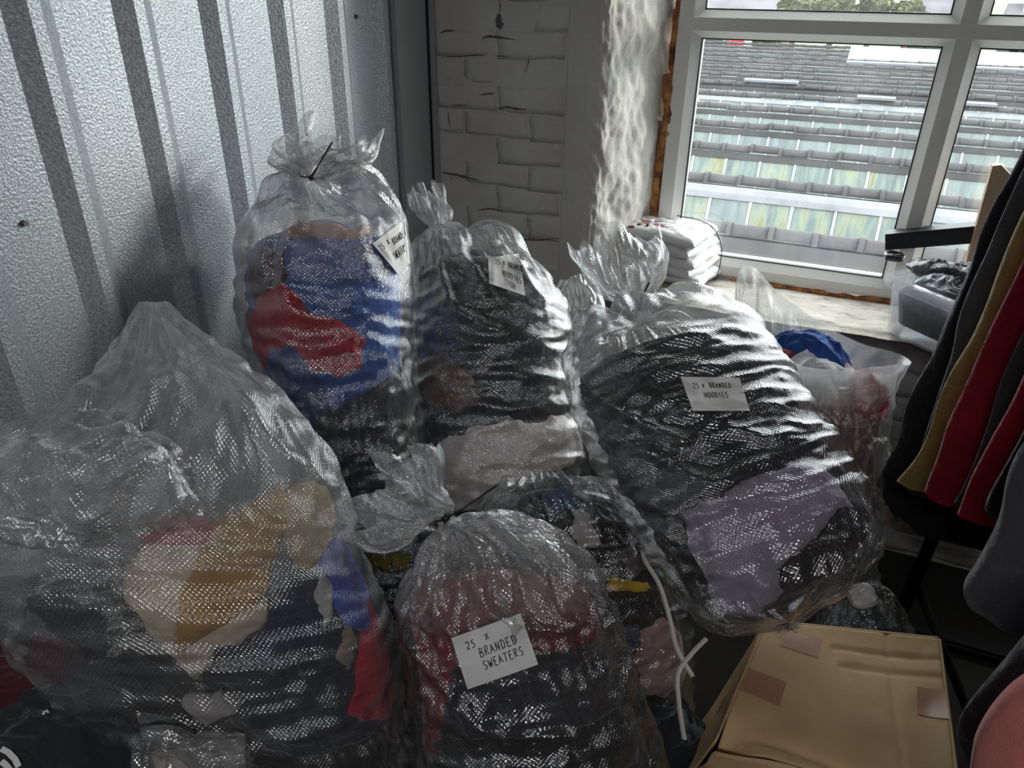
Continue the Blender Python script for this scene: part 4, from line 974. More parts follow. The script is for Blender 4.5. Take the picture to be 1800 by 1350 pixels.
def heap(name, label, cx, cy, cz, rx, ry, h, rot, mat, seed, fold=0.02, cat='clothing', group=None, sharp=1.0, n=70, power=2.0, freq=(9, 20), tiltx=0.0, tilty=0.0):
    """a crumpled garment: a low closed dome with ridged folds"""
    m = 96; r = np.linspace(0.0, 1, n); th = np.linspace(0, 2 * math.pi, m, endpoint=False); Rr, TH = np.meshgrid(r, th, indexing='ij')
    out = 1 + 0.16 * vnoise(np.stack([np.cos(TH) * 1.6, np.sin(TH) * 1.6, TH * 0 + seed], -1), seed)
    x = Rr * np.cos(TH) * rx * out; y = Rr * np.sin(TH) * ry * out
    z = h * (1 - Rr ** power) ** 0.6
    q = np.stack([x * freq[0], y * freq[1], z * 6], -1); q = q + 0.5 * fbm(np.stack([x * 7, y * 7, z * 7 + seed], -1), seed, 2)[..., None]
    z = z + fold * (0.6 * ridged(q, seed, 3) - 0.3) * np.clip((1 - Rr) * 4, 0, 1) + tiltx * x + tilty * y
    ca, sa = math.cos(rot), math.sin(rot)
    V = np.stack([cx + ca * x - sa * y, cy + sa * x + ca * y, cz + z], -1)
    low = V[-1].copy(); low[:, 2] = cz + (tiltx * x + tilty * y)[-1] - 0.012; mid = low.mean(0)
    V = np.concatenate([V.reshape(-1, 3), low * 0.9 + mid * 0.1], 0)
    F = [list(f) for f in grid_faces(n + 1, m, True)]; F.append([n * m + j for j in range(m)])
    return tag(new_obj(name, V, F, mat), label, cat, group)
c_ = (Dg.L['C'][int(.84 * NT)])
heap('blue_garment', 'blue garment in the mouth of the open bag under the sill', c_[0] - 0.045, c_[1] + 0.06, c_[2] + 0.0, 0.13, 0.06, 0.13, -0.3, fabric(38, 74, 140), 3, 0.022)
heap('pale_grey_garment', 'pale grey garment folded in the mouth of the open bag under the sill', c_[0] - 0.01, c_[1] - 0.01, c_[2] + 0.01, 0.11, 0.07, 0.10, 0.3, fabric(178, 178, 180), 4, 0.03, freq=(7, 12))
heap('red_garment', 'red garment at the right of the open bag under the sill', c_[0] + 0.10, c_[1] + 0.0, c_[2] - 0.02, 0.06, 0.06, 0.10, 0.2, fabric(158, 30, 50), 5, 0.03)

# ---- G: dark bag underneath, seen between the others
G = Bag([(880, 1420, 1195, 1420, 1.560), (920, 1300, 1212, 1290, 1.520), (900, 1180, 1216, 1160, 1.490), (870, 1060, 1200, 1050, 1.490), (850, 960, 1150, 945, 1.500), (850, 895, 1090, 875, 1.520), (880, 862, 1040, 850, 1.540)], 0.55,
        label='dark bag of mixed garments lying under the other bags', group=None, seed=14, content_top=0.96, mat=FILM_DARK)
G.slab(0.02, 0.97, BLACKF, 'black garments inside the dark bag under the others', name='folded_garment')
G.patch([(1005, 895), (1030, 900), (1050, 950), (1012, 962), (1000, 930)], fabric(190, 186, 184), 'white scrap of clothing in the dark bag under the others', name='folded_garment', h=0.010)
G.patch([(960, 865), (1005, 855), (1010, 885), (975, 890)], fabric(60, 90, 130), 'light blue garment at the top of the dark bag under the others', name='folded_garment', h=0.010)
G.patch([(1068, 1040), (1080, 1015), (1140, 1020), (1150, 1035), (1095, 1042)], YEL, 'yellow garment in the dark bag under the others', name='folded_garment', h=0.012)
G.patch([(1040, 1000), (1080, 995), (1080, 1030), (1050, 1042)], fabric(124, 126, 130), 'grey garment beside the yellow one in the dark bag', name='folded_garment', h=0.010)
G.patch([(1130, 1115), (1165, 1085), (1200, 1110), (1210, 1180), (1180, 1225), (1140, 1220), (1120, 1160)], fabric(178, 146, 146), 'dusty pink garment in the dark bag under the others', name='folded_garment', h=0.012)
G.patch([(1075, 1100), (1125, 1095), (1130, 1130), (1090, 1150)], fabric(84, 88, 104), 'slate blue garment next to the pink one in the dark bag', name='folded_garment', h=0.010)
G.patch([(1090, 975), (1120, 950), (1140, 1000), (1110, 1010)], fabric(92, 86, 88), 'dark taupe garment above the yellow one in the dark bag', name='folded_garment', h=0.010)

# ---- H: navy sweatshirt bag at the back left, below the tall bag
Hb = Bag([(600, 1330, 790, 1330, 1.380), (590, 1180, 800, 1180, 1.380), (600, 1050, 790, 1050, 1.390), (610, 960, 780, 960, 1.400), (630, 905, 765, 900, 1.410)], 0.6, label='bag with a navy sweatshirt lettered in yellow behind the front bags', group=None, seed=17, content_top=0.97, mat=FILM_DARK)
nv_ = Hb.slab(0.02, 0.98, fabric(22, 32, 58), 'navy sweatshirt with yellow lettering behind the neck of the front bag', name='navy_sweatshirt', fold=0.004)
mb = MB()
for st in ([(.0, 1), (.2, 0), (.42, .8), (.62, 0), (.85, 1)], [(1.0, .9), (1.1, .1), (1.2, .8), (1.36, .1), (1.5, .9)]):
    pts = []
    for a_, b_ in dense(st):
        p = Hb.surf(648 + a_ * 46, 1003 - b_ * 34); 
        if p is not None: pts.append(EYE + (p - EYE) * 0.998)
    ribbon(mb, pts, 0.006)
lt = mb.build('lettering', simple('yellow_print', srgb(86, 76, 16), 0.8), nv_); lt['label'] = 'yellow lettering on the navy sweatshirt'

# ---- C: big bag leaning over the box and the sill wall
C = Bag([(1262, 1140, 1500, 1035, 1.29), (1222, 1092, 1548, 955, 1.30), (1170, 1010, 1535, 880, 1.33), (1100, 910, 1462, 775, 1.39), (1045, 810, 1405, 690, 1.45), (1012, 725, 1366, 625, 1.51), (990, 662, 1326, 575, 1.57),
         (1000, 615, 1270, 540, 1.62), (1045, 575, 1200, 535, 1.66, 0.6), (1108, 556, 1146, 548, 1.66, 0.9), (1090, 530, 1142, 522, 1.66, 0.7), (1040, 500, 1160, 492, 1.66, 0.45), (1012, 462, 1172, 454, 1.67, 0.4), (1008, 436, 1160, 432, 1.68, 0.35)], 0.56, expo=2.5,
        label='big tied clear bag of dark hoodies leaning over the cardboard box', seed=21, content_top=0.62, tie=0.80, amp=0.03, ev0=1.07, top_loose=(0.05, 0.025), body=0.012, folds=[([(1000,650),(1060,700),(1130,745),(1230,790)],0.018,9),([(1080,620),(1180,640),(1290,650)],0.010,9),([(1060,760),(1150,800),(1250,850),(1330,840)],0.014,9),([(1150,700),(1250,740),(1350,770),(1400,750)],0.014,9),([(1100,870),(1200,905),(1300,900)],0.010,9),([(1120,560),(1200,585),(1290,610)],0.012,8),([(1110,560),(1060,610),(1010,650)],0.012,8)])
C.slab(0.015, 0.26, BLACKF, 'black hoodies at the bottom of the big leaning bag', name='folded_hoodie', tilt=0.0)
C.slab(0.25, 0.635, fabric(40, 42, 48), 'charcoal hoodies under the label of the big leaning bag', name='folded_hoodie', tilt=0.0, fold=0.02)
C.patch([(1195, 905), (1290, 855), (1420, 812), (1470, 840), (1502, 885), (1440, 930), (1390, 970), (1370, 1000), (1375, 1040), (1330, 1080), (1260, 1085), (1235, 1010)], LILAC, 'lilac hoodie at the lower end of the big leaning bag', name='folded_hoodie', h=0.0165, fold=0.010)
C.label_paper([(1196, 662), (1300, 664), (1318, 722), (1218, 722)], [('25', .16, .34, .15, .42, 0), ('X', .32, .32, .13, .42, 0), ('BRANDED', .44, .32, .15, .44, 0), ('HOODIES', .30, .62, .16, .46, -.05)], off=0.005)
cable_tie(C, [(1124, 534, 1.60), (1130, 520, 1.60), (1142, 496, 1.61)])

# ---- F: front bag in the middle, tied
F_ = Bag([(810, 1640, 1120, 1620, 1.20), (770, 1530, 1170, 1500, 1.20), (734, 1390, 1176, 1365, 1.19), (728, 1280, 1140, 1255, 1.18), (722, 1190, 1102, 1145, 1.165), (708, 1095, 1072, 1065, 1.155), (702, 1040, 1040, 1005, 1.145),
          (748, 985, 985, 950, 1.135), (768, 948, 900, 915, 1.13), (772, 924, 808, 908, 1.125, 0.9), (750, 912, 790, 880, 1.125, 0.8), (700, 945, 758, 838, 1.12, 0.45), (648, 950, 745, 790, 1.12, 0.4), (600, 930, 720, 765, 1.12, 0.35)], 0.66, expo=2.3,
         label='front tied clear bag with handwritten sweaters label and burgundy top', seed=27, content_top=0.66, tie=0.80, amp=0.02, ev0=1.06, cap=2.2, folds=[([(800,930),(830,1010),(870,1080),(960,1105),(1050,1085)],0.016,8),([(790,930),(770,1030),(790,1100),(830,1105)],0.012,8),([(810,925),(880,960),(950,1020),(960,1040)],0.014,7),([(720,1120),(780,1200),(850,1270),(940,1310)],0.012,8),([(830,920),(930,950),(1010,1030),(1060,1090)],0.012,8),([(783,925),(758,1000),(735,1060)],0.014,6),([(790,928),(788,1000),(800,1090)],0.014,6),([(796,928),(832,990),(856,1060)],0.014,6),([(805,925),(870,985),(925,1070)],0.013,6),([(812,922),(900,960),(985,1030)],0.012,6)])
F_.slab(0.02, 0.45, BLACKF, 'black sweaters at the bottom of the front tied bag', tilt=0.0)
F_.slab(0.44, 0.60, CHAR, 'charcoal sweater behind the label of the front tied bag', tilt=0.01)
F_.slab(0.595, 0.68, MAROON, 'burgundy sweater at the top of the front tied bag', tilt=-0.03)
F_.patch([(720, 1080), (760, 1040), (840, 1010), (885, 1050), (870, 1090), (800, 1110), (790, 1200), (760, 1330), (735, 1330), (722, 1180)], fabric(128, 42, 58), 'burgundy sweater along the left side of the front tied bag', h=0.010)
F_.label_paper([(793, 1122), (915, 1078), (946, 1168), (822, 1212)], [('25', .16, .30, .14, .62, .0), ('X', .44, .26, .15, .62, 0), ('BRANDED', .30, .52, .17, .56, -.05), ('SWEATERS', .30, .76, .16, .56, -.05)], off=0.006)
cable_tie(F_, [(786, 914, 1.10), (820, 890, 1.10), (875, 852, 1.11)])

# ---- E: large open bag in front on the left
E_ = Bag([(440, 1640, 680, 1640, 1.20), (390, 1500, 690, 1500, 1.19), (310, 1370, 704, 1390, 1.175), (225, 1272, 706, 1310, 1.16), (120, 1180, 704, 1230, 1.145), (30, 1090, 690, 1130, 1.13), (-50, 985, 655, 1030, 1.12), (-70, 900, 620, 940, 1.12), (-40, 830, 598, 860, 1.12),
          (30, 770, 572, 790, 1.12), (110, 715, 510, 715, 1.13, 0.4), (170, 650, 430, 645, 1.14, 0.3), (215, 585, 345, 580, 1.15, 0.25), (243, 535, 300, 535, 1.155, 0.2)], 0.52, expo=2.1,
         label='large open clear bag with gold, cream and blue garments beside the metal wall', group=None, seed=33, content_top=0.64, ev0=1.06, amp=0.03, top_loose=(0.004, 0.03), mat=FILM_E, body=0.016, cap=1.3, folds=[([(268,540),(330,620),(410,700),(490,800),(530,850)],0.020,8),([(420,730),(500,800),(560,850),(600,860)],0.018,9),([(262,540),(215,640),(160,700),(130,760)],0.012,8),([(380,890),(450,920),(520,930)],0.010,8),([(370,930),(450,960),(540,980)],0.008,8),([(230,960),(300,900),(360,880)],0.010,8)])
E_.slab(0.02, 0.34, BLACKF, 'black garments at the bottom of the large open bag', name='folded_garment', left=-0.3)
E_.slab(0.335, 0.56, fabric(40, 46, 60), 'dark slate garment in the middle of the large open bag', name='folded_garment', tilt=0.03, left=-0.12)
E_.patch([(375, 915), (450, 880), (500, 860), (520, 900), (490, 960), (470, 1040), (420, 1080), (340, 1130), (305, 1150), (310, 1060), (345, 980)], GOLD, 'mustard gold garment in the middle of the large open bag', name='folded_garment', h=0.016, fold=0.014)
E_.patch([(215, 1010), (260, 955), (360, 955), (345, 1000), (310, 1070), (305, 1140), (345, 1200), (330, 1195), (290, 1140), (250, 1100), (210, 1060)], CREAMF, 'cream garment left of the gold one in the large open bag', name='folded_garment', h=0.013, fold=0.012)
E_.patch([(245, 945), (290, 905), (370, 925), (372, 955), (300, 965)], fabric(164, 30, 56), 'crimson garment above the cream one in the large open bag', name='folded_garment', h=0.014)
E_.patch([(320, 1160), (345, 1110), (420, 1080), (470, 1050), (470, 1100), (430, 1130), (380, 1140), (350, 1195)], fabric(200, 186, 166), 'beige sleeve under the gold garment in the large open bag', name='folded_garment', h=0.013)
E_.patch([(500, 880), (560, 850), (590, 890), (585, 960), (540, 1000), (505, 940)], fabric(188, 166, 128), 'sand coloured garment at the right shoulder of the large open bag', name='folded_garment', h=0.010)
E_.patch([(568, 970), (620, 945), (660, 1035), (652, 1110), (615, 1100), (585, 1040)], ROYAL, 'royal blue garment at the right side of the large open bag', name='folded_garment', h=0.012)
E_.patch([(645, 1060), (675, 1040), (720, 1130), (720, 1230), (680, 1265), (615, 1262), (640, 1190)], RED, 'red garment low at the right side of the large open bag', name='folded_garment', h=0.012)
E_.patch([(470, 1090), (530, 1000), (580, 1000), (590, 1080), (560, 1150), (480, 1190), (430, 1180)], NAVY, 'navy garment right of the gold one in the large open bag', name='folded_garment', h=0.010)
E_.patch([(540, 1040), (565, 985), (590, 1030), (580, 1090), (560, 1130)], fabric(190, 188, 186), 'white garment between the navy and blue ones in the large open bag', name='folded_garment', h=0.013)
E_.patch([(590, 1160), (615, 1100), (630, 1130), (620, 1170)], fabric(150, 136, 120), 'taupe garment beside the red one in the large open bag', name='folded_garment', h=0.012)
E_.patch([(310, 1240), (380, 1235), (410, 1260), (360, 1280)], fabric(170, 166, 164), 'pale grey garment at the lower edge of the large open bag', name='folded_garment', h=0.010)
# the folded-over mouth of the open bag
def flap(name, ctrl, n, m, parent, seed, amp, mat):
    """crumpled film sheet over a 2-D net of control points (px, py, t)"""
    G_ = np.array([[at(*q) for q in row] for row in ctrl]); a = np.stack([spline(G_[i], m) for i in range(len(G_))]); b = np.stack([spline(a[:, j], n) for j in range(m)], 1)
    Nn = np.cross(np.gradient(b, axis=0), np.gradient(b, axis=1)); Nn /= np.linalg.norm(Nn, axis=-1)[..., None]
    q = b * 13; d = amp * (0.6 * ridged(q + 0.5 * fbm(b * 9, seed, 2)[..., None], seed, 3) + 0.4 * fbm(b * 30, seed + 4, 2))
    b = b + Nn * d[..., None]
    du = np.r_[0, np.cumsum(np.linalg.norm(np.diff(b[:, m // 2], axis=0), axis=1))]; dv = np.r_[0, np.cumsum(np.linalg.norm(np.diff(b[n // 2], axis=0), axis=1))]
    UV = np.stack(np.meshgrid(dv, du, indexing='xy'), -1)
    return new_obj(name, b.reshape(-1, 3), grid_faces(n, m), mat, parent, True, UV.reshape(-1, 2))
fl = flap('folded_mouth', [[(q[0], q[1], q[2] - 0.085) for q in row] for row in [[(-60, 790, 1.15), (60, 765, 1.12), (150, 735, 1.10), (240, 760, 1.07), (330, 830, 1.06), (350, 880, 1.07)],
                           [(-60, 850, 1.05), (60, 800, 1.02), (140, 790, 1.00), (230, 810, 0.99), (310, 850, 1.0), (340, 900, 1.03)],
                           [(-60, 930, 1.03), (50, 880, 1.00), (130, 880, 0.98), (210, 880, 0.98), (280, 900, 1.0), (290, 920, 1.03)],
                           [(-60, 1010, 1.06), (60, 970, 1.04), (130, 960, 1.03), (190, 930, 1.03), (240, 910, 1.04), (260, 930, 1.05)]]], 110, 140, E_.root, 5, 0.020, FILM_FOLD)

# ------------------------------------------------------------------ cardboard box in front on the right
def card_mat():
    m, t, b = mat_new('brown_corrugated_board'); L = t.links.new
    g = N(t, 'ShaderNodeNewGeometry'); n = N(t, 'ShaderNodeTexNoise', Scale=7.0, Detail=7.0); L(g.outputs['Position'], n.inputs['Vector'])
    r = ramp(t, n.outputs['Fac'], [(0.3, srgb(168, 138, 98)), (0.7, srgb(192, 162, 120))]); L(r.outputs[0], b.inputs['Base Color']); b.inputs['Roughness'].default_value = 0.75
    mp = N(t, 'ShaderNodeMapping'); mp.inputs['Scale'].default_value = (40, 40, 3); L(g.outputs['Position'], mp.inputs[0])
    n2 = N(t, 'ShaderNodeTexNoise', Scale=3.0, Detail=5.0); L(mp.outputs[0], n2.inputs['Vector']); add_bump(t, b, n2.outputs['Fac'], 0.25, 0.003); return m
CARD = card_mat()
TAPE = simple('brown_parcel_tape', srgb(160, 118, 96), 0.3, var=0.06)
BZ = 0.50
tc4 = [on_axis(1262, 1300, 2, BZ), on_axis(1700, 1395, 2, BZ), on_axis(1650, 1122, 2, BZ), on_axis(1350, 1092, 2, BZ)]   # front-left, front-right, back-right, back-left
tc4[1] = on_axis(1690, 1440, 2, BZ)
bt4 = [on_axis(1165, 1420, 2, 0.0), on_axis(1715, 1560, 2, 0.0) * 0 + tc4[1] * np.array([1, 1, 0]) + np.array([0.02, -0.02, 0]), tc4[2] * np.array([1, 1, 0]) + np.array([0.03, 0.03, 0]), tc4[3] * np.array([1, 1, 0]) + np.array([-0.11, 0.02, 0])]
bt4[0] = tc4[0] * np.array([1, 1, 0]) + np.array([-0.13, 0.0, 0])
boxr = empty('cardboard_box', tuple(np.mean(bt4, 0)), label='battered brown cardboard box with strips of tape in the front right corner', cat='box')
def panel(name, q, n=26, m=26, seed=1, amp=0.006, thick=0.004, mat=None, sag=0.0, crush=None, parent=None):
    """a slightly buckled board panel over four corners"""
    q = [np.asarray(p, float) for p in q]; u, v = np.meshgrid(np.linspace(0, 1, n), np.linspace(0, 1, m), indexing='ij')
    P = (q[0] * ((1 - u) * (1 - v))[..., None] + q[1] * (u * (1 - v))[..., None] + q[2] * (u * v)[..., None] + q[3] * ((1 - u) * v)[..., None])
    nr = np.cross(q[1] - q[0], q[3] - q[0]); nr /= np.linalg.norm(nr)
    e = np.minimum(np.minimum(u, 1 - u), np.minimum(v, 1 - v)); d = amp * fbm(P * 7, seed, 3) * np.clip(e * 6, 0, 1) - sag * np.clip(e * 4, 0, 1) ** 0.8
    if crush is not None: d = d + crush(u, v)
    P = P + nr * d[..., None]; k = n * m
    F = grid_faces(n, m).tolist(); F += [[a + k for a in f[::-1]] for f in F]
    ring = [i * m for i in range(n)] + [(n - 1) * m + j for j in range(1, m)] + [i * m + m - 1 for i in range(n - 2, -1, -1)] + [j for j in range(m - 2, 0, -1)]
    F += [[ring[i], ring[(i + 1) % len(ring)], ring[(i + 1) % len(ring)] + k, ring[i] + k] for i in range(len(ring))]
    V = np.vstack([P.reshape(-1, 3), (P - nr * thick).reshape(-1, 3)])
    o = new_obj(name, V, F, mat or CARD, parent or boxr); return o, P, nr
def crush_top(u, v):
    fold = -0.010 * np.exp(-((v - 0.10 + 0.07 * u) / 0.02) ** 2) * np.clip(u * 1.6, 0, 1) - 0.003 * np.exp(-((u - 0.80 + 0.10 * v) / 0.012) ** 2)
    corner = -0.045 * np.exp(-((u / 0.13) ** 2 + (v / 0.13) ** 2)) - 0.02 * np.exp(-(((1 - u) / 0.1) ** 2 + (v / 0.2) ** 2))
    return fold + corner - 0.005 * np.exp(-((v - 0.74) / 0.02) ** 2) * (u > 0.45) - 0.005 * np.exp(-((v - 0.86) / 0.015) ** 2) * (u > 0.4)
top_o, TP, TN = panel('top_flap', tc4, 70, 70, 3, 0.010, crush=crush_top, sag=0.006)
if TN[2] < 0: TN = -TN
panel('side_panel', [bt4[0], bt4[3], tc4[3], tc4[0]], 30, 30, 5, 0.010)
panel('side_panel', [bt4[1], bt4[0], tc4[0], tc4[1]], 30, 30, 6, 0.012, crush=lambda u, v: -0.02 * np.exp(-(((1 - u) / 0.2) ** 2 + ((1 - v) / 0.15) ** 2)) + 0.006 * np.sin(v * 60) * np.exp(-(((1 - u) / 0.3) ** 2 + ((1 - v) / 0.2) ** 2)))
panel('side_panel', [bt4[2], bt4[1], tc4[1], tc4[2]], 30, 30, 7, 0.010, crush=lambda u, v: -0.010 * np.exp(-((v - 0.8) / 0.03) ** 2))
panel('side_panel', [bt4[3], bt4[2], tc4[2], tc4[3]], 20, 20, 8, 0.008)
def tape(quad, name='tape_strip'):
    """strip of tape lying on the box top: quad in (u, v) of the top"""
    n = 10; V = []
    for u_ in np.linspace(0, 1, n):
        for v_ in np.linspace(0, 1, 6):
            p = np.array(quad[0]) * (1 - u_) * (1 - v_) + np.array(quad[1]) * u_ * (1 - v_) + np.array(quad[2]) * u_ * v_ + np.array(quad[3]) * (1 - u_) * v_
            x = np.clip(p[0], 0, 0.9999) * 69; y = np.clip(p[1], 0, 0.9999) * 69; i, j = int(x), int(y); a, b = x - i, y - j
            i2, j2 = min(i + 1, 69), min(j + 1, 69)
            V.append(TP[i, j] * (1 - a) * (1 - b) + TP[i2, j] * a * (1 - b) + TP[i, j2] * (1 - a) * b + TP[i2, j2] * a * b + TN * 0.0012)
    o = new_obj(name, V, grid_faces(n, 6), TAPE, boxr); o['label'] = 'brown tape strip on the box top'; return o
tape([(0.0, 0.38), (0.21, 0.33), (0.21, 0.52), (0.0, 0.56)]); tape([(0.86, 0.50), (1.0, 0.49), (1.0, 0.66), (0.86, 0.66)])
tape([(0.12, 0.80), (0.34, 0.76), (0.34, 0.90), (0.12, 0.93)])
# tape carried down the left side
a0 = TP[0, 26] + np.array([-0.003, 0, 0]); a1 = TP[0, 39] + np.array([-0.003, 0, 0]); dn = (bt4[0] - tc4[0]); dn = dn / np.linalg.norm(dn)
o = MB().prism([a0, a1, a1 + dn * 0.11, a0 + dn * 0.11], (-0.001, 0, 0)).build('tape_strip', TAPE, boxr); o['label'] = 'brown tape strip on the box side'

# white packing strap looping out from under the big bag
STRAP = simple('white_packing_strap', srgb(206, 202, 196), 0.5, var=0.05)
def strap(name, pts, wdt, label):
    P = spline([at(*q) for q in pts], 60); V = []
    for k, p in enumerate(P):
        tg = P[min(k + 1, 59)] - P[max(k - 1, 0)]; tg /= np.linalg.norm(tg); sd_ = np.cross(tg, EYE - p); sd_ /= np.linalg.norm(sd_); nn = np.cross(tg, sd_)
        sd_ = sd_ * math.cos(0.5) + nn * math.sin(0.5)
        V += [p + sd_ * wdt, p - sd_ * wdt, p - sd_ * wdt + nn * 0.0008, p + sd_ * wdt + nn * 0.0008]
    F = []
    for k in range(59): F += [[4 * k + a, 4 * k + (a + 1) % 4, 4 * k + 4 + (a + 1) % 4, 4 * k + 4 + a] for a in range(4)]
    F += [[0, 1, 2, 3], [236, 239, 238, 237]]
    return tag(new_obj(name, V, F, STRAP), label, 'strap')
strap('packing_strap', [(1128, 958, 1.40), (1134, 985, 1.37), (1160, 1030, 1.34), (1178, 1090, 1.32), (1190, 1140, 1.30), (1218, 1190, 1.28)], 0.0046, 'white plastic packing strap curving down from under the big bag')
strap('packing_strap', [(1242, 1122, 1.30), (1215, 1150, 1.29), (1192, 1185, 1.28), (1194, 1240, 1.27), (1203, 1300, 1.27)], 0.0046, 'white plastic packing strap bent against the left side of the box')

# ------------------------------------------------------------------ parcel of white mailers on the sill
MAILER = simple('white_mailer_plastic', srgb(226, 226, 226), 0.38, var=0.03, bump=0.25, bscale=45, bdist=0.006)
PRINT = simple('faded_red_print', srgb(176, 120, 116), 0.5)
PRINTK = simple('dark_red_print', srgb(120, 60, 62), 0.5)
b0 = on_axis(1198, 516, 2, SILLZ + 0.002); bR = on_axis(1276, 470, 2, SILLZ + 0.002); bL = on_axis(1075, 470, 2, SILLZ + 0.05)
ex = np.array([bR[0] - b0[0], bR[1] - b0[1], 0]); Ld = np.linalg.norm(ex); ex /= Ld; ey = np.array([-ex[1], ex[0], 0])
def mailer(seed, z, lx, ly, h, dx, dy, rot, top=False, label=''):
    n, m = 34, 40; u, v = np.meshgrid(np.linspace(-1, 1, n), np.linspace(-1, 1, m), indexing='ij')
    e = (1 - np.abs(u) ** 4) * (1 - np.abs(v) ** 4); puff = np.clip(e, 0, 1) ** 0.30
    x = u * lx / 2 * (1 + 0.03 * vnoise(np.stack([u * 2, v * 3, u * 0 + seed], -1), seed)); y = v * ly / 2 * (1 + 0.03 * vnoise(np.stack([u * 3, v * 2, u * 0 + seed + 9], -1), seed))
    cre = 0.0042 * ridged(np.stack([u * 4.2, v * 4.8, u * 0 + seed], -1), seed, 3)
    z1 = h * 0.5 * puff + cre * np.clip(puff, 0.25, 1); z0 = -h * 0.5 * puff
    lift = 0.006 * vnoise(np.stack([u * 1.5, v * 1.5, u * 0 + seed * 2.0], -1), seed + 3) * np.clip(np.abs(u) + np.abs(v) - 0.9, 0, 1)
    ca, sa = math.cos(rot), math.sin(rot)
    def W_(zz):
        xx = ca * x - sa * y + dx; yy = sa * x + ca * y + dy
        return b0 + ex * (xx + Ld * 0.42)[..., None] + ey * (yy + 0.13)[..., None] + np.array([0, 0, 1.0]) * (zz + lift + z)[..., None]
    Tp, Bt = W_(z1 + h / 2 + 0.001), W_(z0 + h / 2); k = n * m
    F = grid_faces(n, m).tolist(); F += [[a + k for a in f[::-1]] for f in F]
    ring = [i * m for i in range(n)] + [(n - 1) * m + j for j in range(1, m)] + [i * m + m - 1 for i in range(n - 2, -1, -1)] + [j for j in range(m - 2, 0, -1)]
    F += [[ring[i], ring[(i + 1) % len(ring)], ring[(i + 1) % len(ring)] + k, ring[i] + k] for i in range(len(ring))]
    o = tag(new_obj('poly_mailer', np.vstack([Tp.reshape(-1, 3), Bt.reshape(-1, 3)]), F, MAILER), label, 'mailer', 'white mailers stacked on the sill')
    return o, Tp
zz = 0.0; hs = [0.030, 0.034, 0.036, 0.034, 0.038]
names = ['bottom white poly mailer of the tied stack on the sill', 'second white poly mailer from the bottom of the sill stack', 'middle white poly mailer of the tied stack on the sill', 'second white poly mailer from the top of the sill stack', 'top white poly mailer with faded red print on the sill stack']
offs = [(0.02, -0.01, 0.05), (0.0, 0.008, -0.03), (-0.012, 0.0, 0.06), (-0.02, 0.012, 0.0), (-0.028, 0.008, 0.08)]
for k in range(5):
    mo, mt = mailer(50 + k, zz, 0.235 - 0.006 * k, 0.30 - 0.004 * k, hs[k] + 0.010, *offs[k], label=names[k]); zz += hs[k] - 0.002
def on_top(u, v):
    n, m = mt.shape[:2]; return mt[int(np.clip(u, 0, 1) * (n - 1)), int(np.clip(v, 0, 1) * (m - 1))]
def printed(quads, mat, name):
    V = []; F = []
    for (u0, v0, u1, v1) in quads:
        g = [[on_top(u0 + (u1 - u0) * a, v0 + (v1 - v0) * b) + np.array([0, 0, 0.0012]) for b in np.linspace(0, 1, 4)] for a in np.linspace(0, 1, 4)]
        o_ = len(V); V += [p for r_ in g for p in r_]; F += (grid_faces(4, 4) + o_).tolist()
    return new_obj(name, V, F, mat, mo)
printed([(0.28, 0.62, 0.44, 0.80), (0.30, 0.46, 0.38, 0.58), (0.26, 0.36, 0.30, 0.44), (0.5, 0.55, 0.53, 0.8)], PRINT, 'printed_patch')
printed([(0.17, 0.60, 0.24, 0.64), (0.17, 0.68, 0.24, 0.72), (0.17, 0.60, 0.18, 0.72), (0.23, 0.60, 0.24, 0.72), (0.06, 0.74, 0.12, 0.80)], PRINTK, 'printed_logo')
# string round the stack
xs = Ld * 0.42 + 0.045; Hh = zz + 0.010
loop = [(-0.03, 0.0), (-0.034, Hh * 0.35), (-0.030, Hh * 0.7), (0.02, Hh), (0.14, Hh + 0.006), (0.26, Hh), (0.29, Hh * 0.5), (0.27, 0.0), (0.14, -0.0), (-0.03, 0.0)]
pts = [b0 + ex * (xs + 0.006 * math.sin(i * 2.1)) + ey * a + np.array([0, 0, b + 0.003]) for i, (a, b) in enumerate(loop)]
mb = MB(); mb.tube(spline(pts, 60), 0.0016, 6); tag(mb.build('string', simple('dark_string', srgb(52, 52, 58), 0.9), None, True), 'dark string tied round the stack of white mailers', 'string')

# ------------------------------------------------------------------ plastic tub with dark clothes and black poly bags on the sill
def tub_mat():
    m = bpy.data.materials.new('clear_tub_plastic'); m.use_nodes = True; t = m.node_tree; t.nodes.clear(); L = t.links.new
    out = N(t, 'ShaderNodeOutputMaterial'); tr = N(t, 'ShaderNodeBsdfTransparent'); tr.inputs[0].default_value = (0.96, 0.97, 0.98, 1)
    df = N(t, 'ShaderNodeBsdfDiffuse'); df.inputs[0].default_value = (0.86, 0.88, 0.9, 1); tl = N(t, 'ShaderNodeBsdfTranslucent'); tl.inputs[0].default_value = (0.86, 0.88, 0.9, 1)
    a = N(t, 'ShaderNodeMixShader'); L(df.outputs[0], a.inputs[1]); L(tl.outputs[0], a.inputs[2])
    b = N(t, 'ShaderNodeMixShader'); b.inputs[0].default_value = 0.24; L(tr.outputs[0], b.inputs[1]); L(a.outputs[0], b.inputs[2])
    fr = schlick(t, 0.045); gl = N(t, 'ShaderNodeBsdfGlossy', Roughness=0.12); c = N(t, 'ShaderNodeMixShader')
    L(fr.outputs[0], c.inputs[0]); L(b.outputs[0], c.inputs[1]); L(gl.outputs[0], c.inputs[2]); L(c.outputs[0], out.inputs[0]); return m
TUB = tub_mat()
TH_ = 0.165
tb0 = on_axis(1562, 590, 2, SILLZ + 0.003); tr0 = on_axis(1558, 482, 2, SILLZ + TH_)
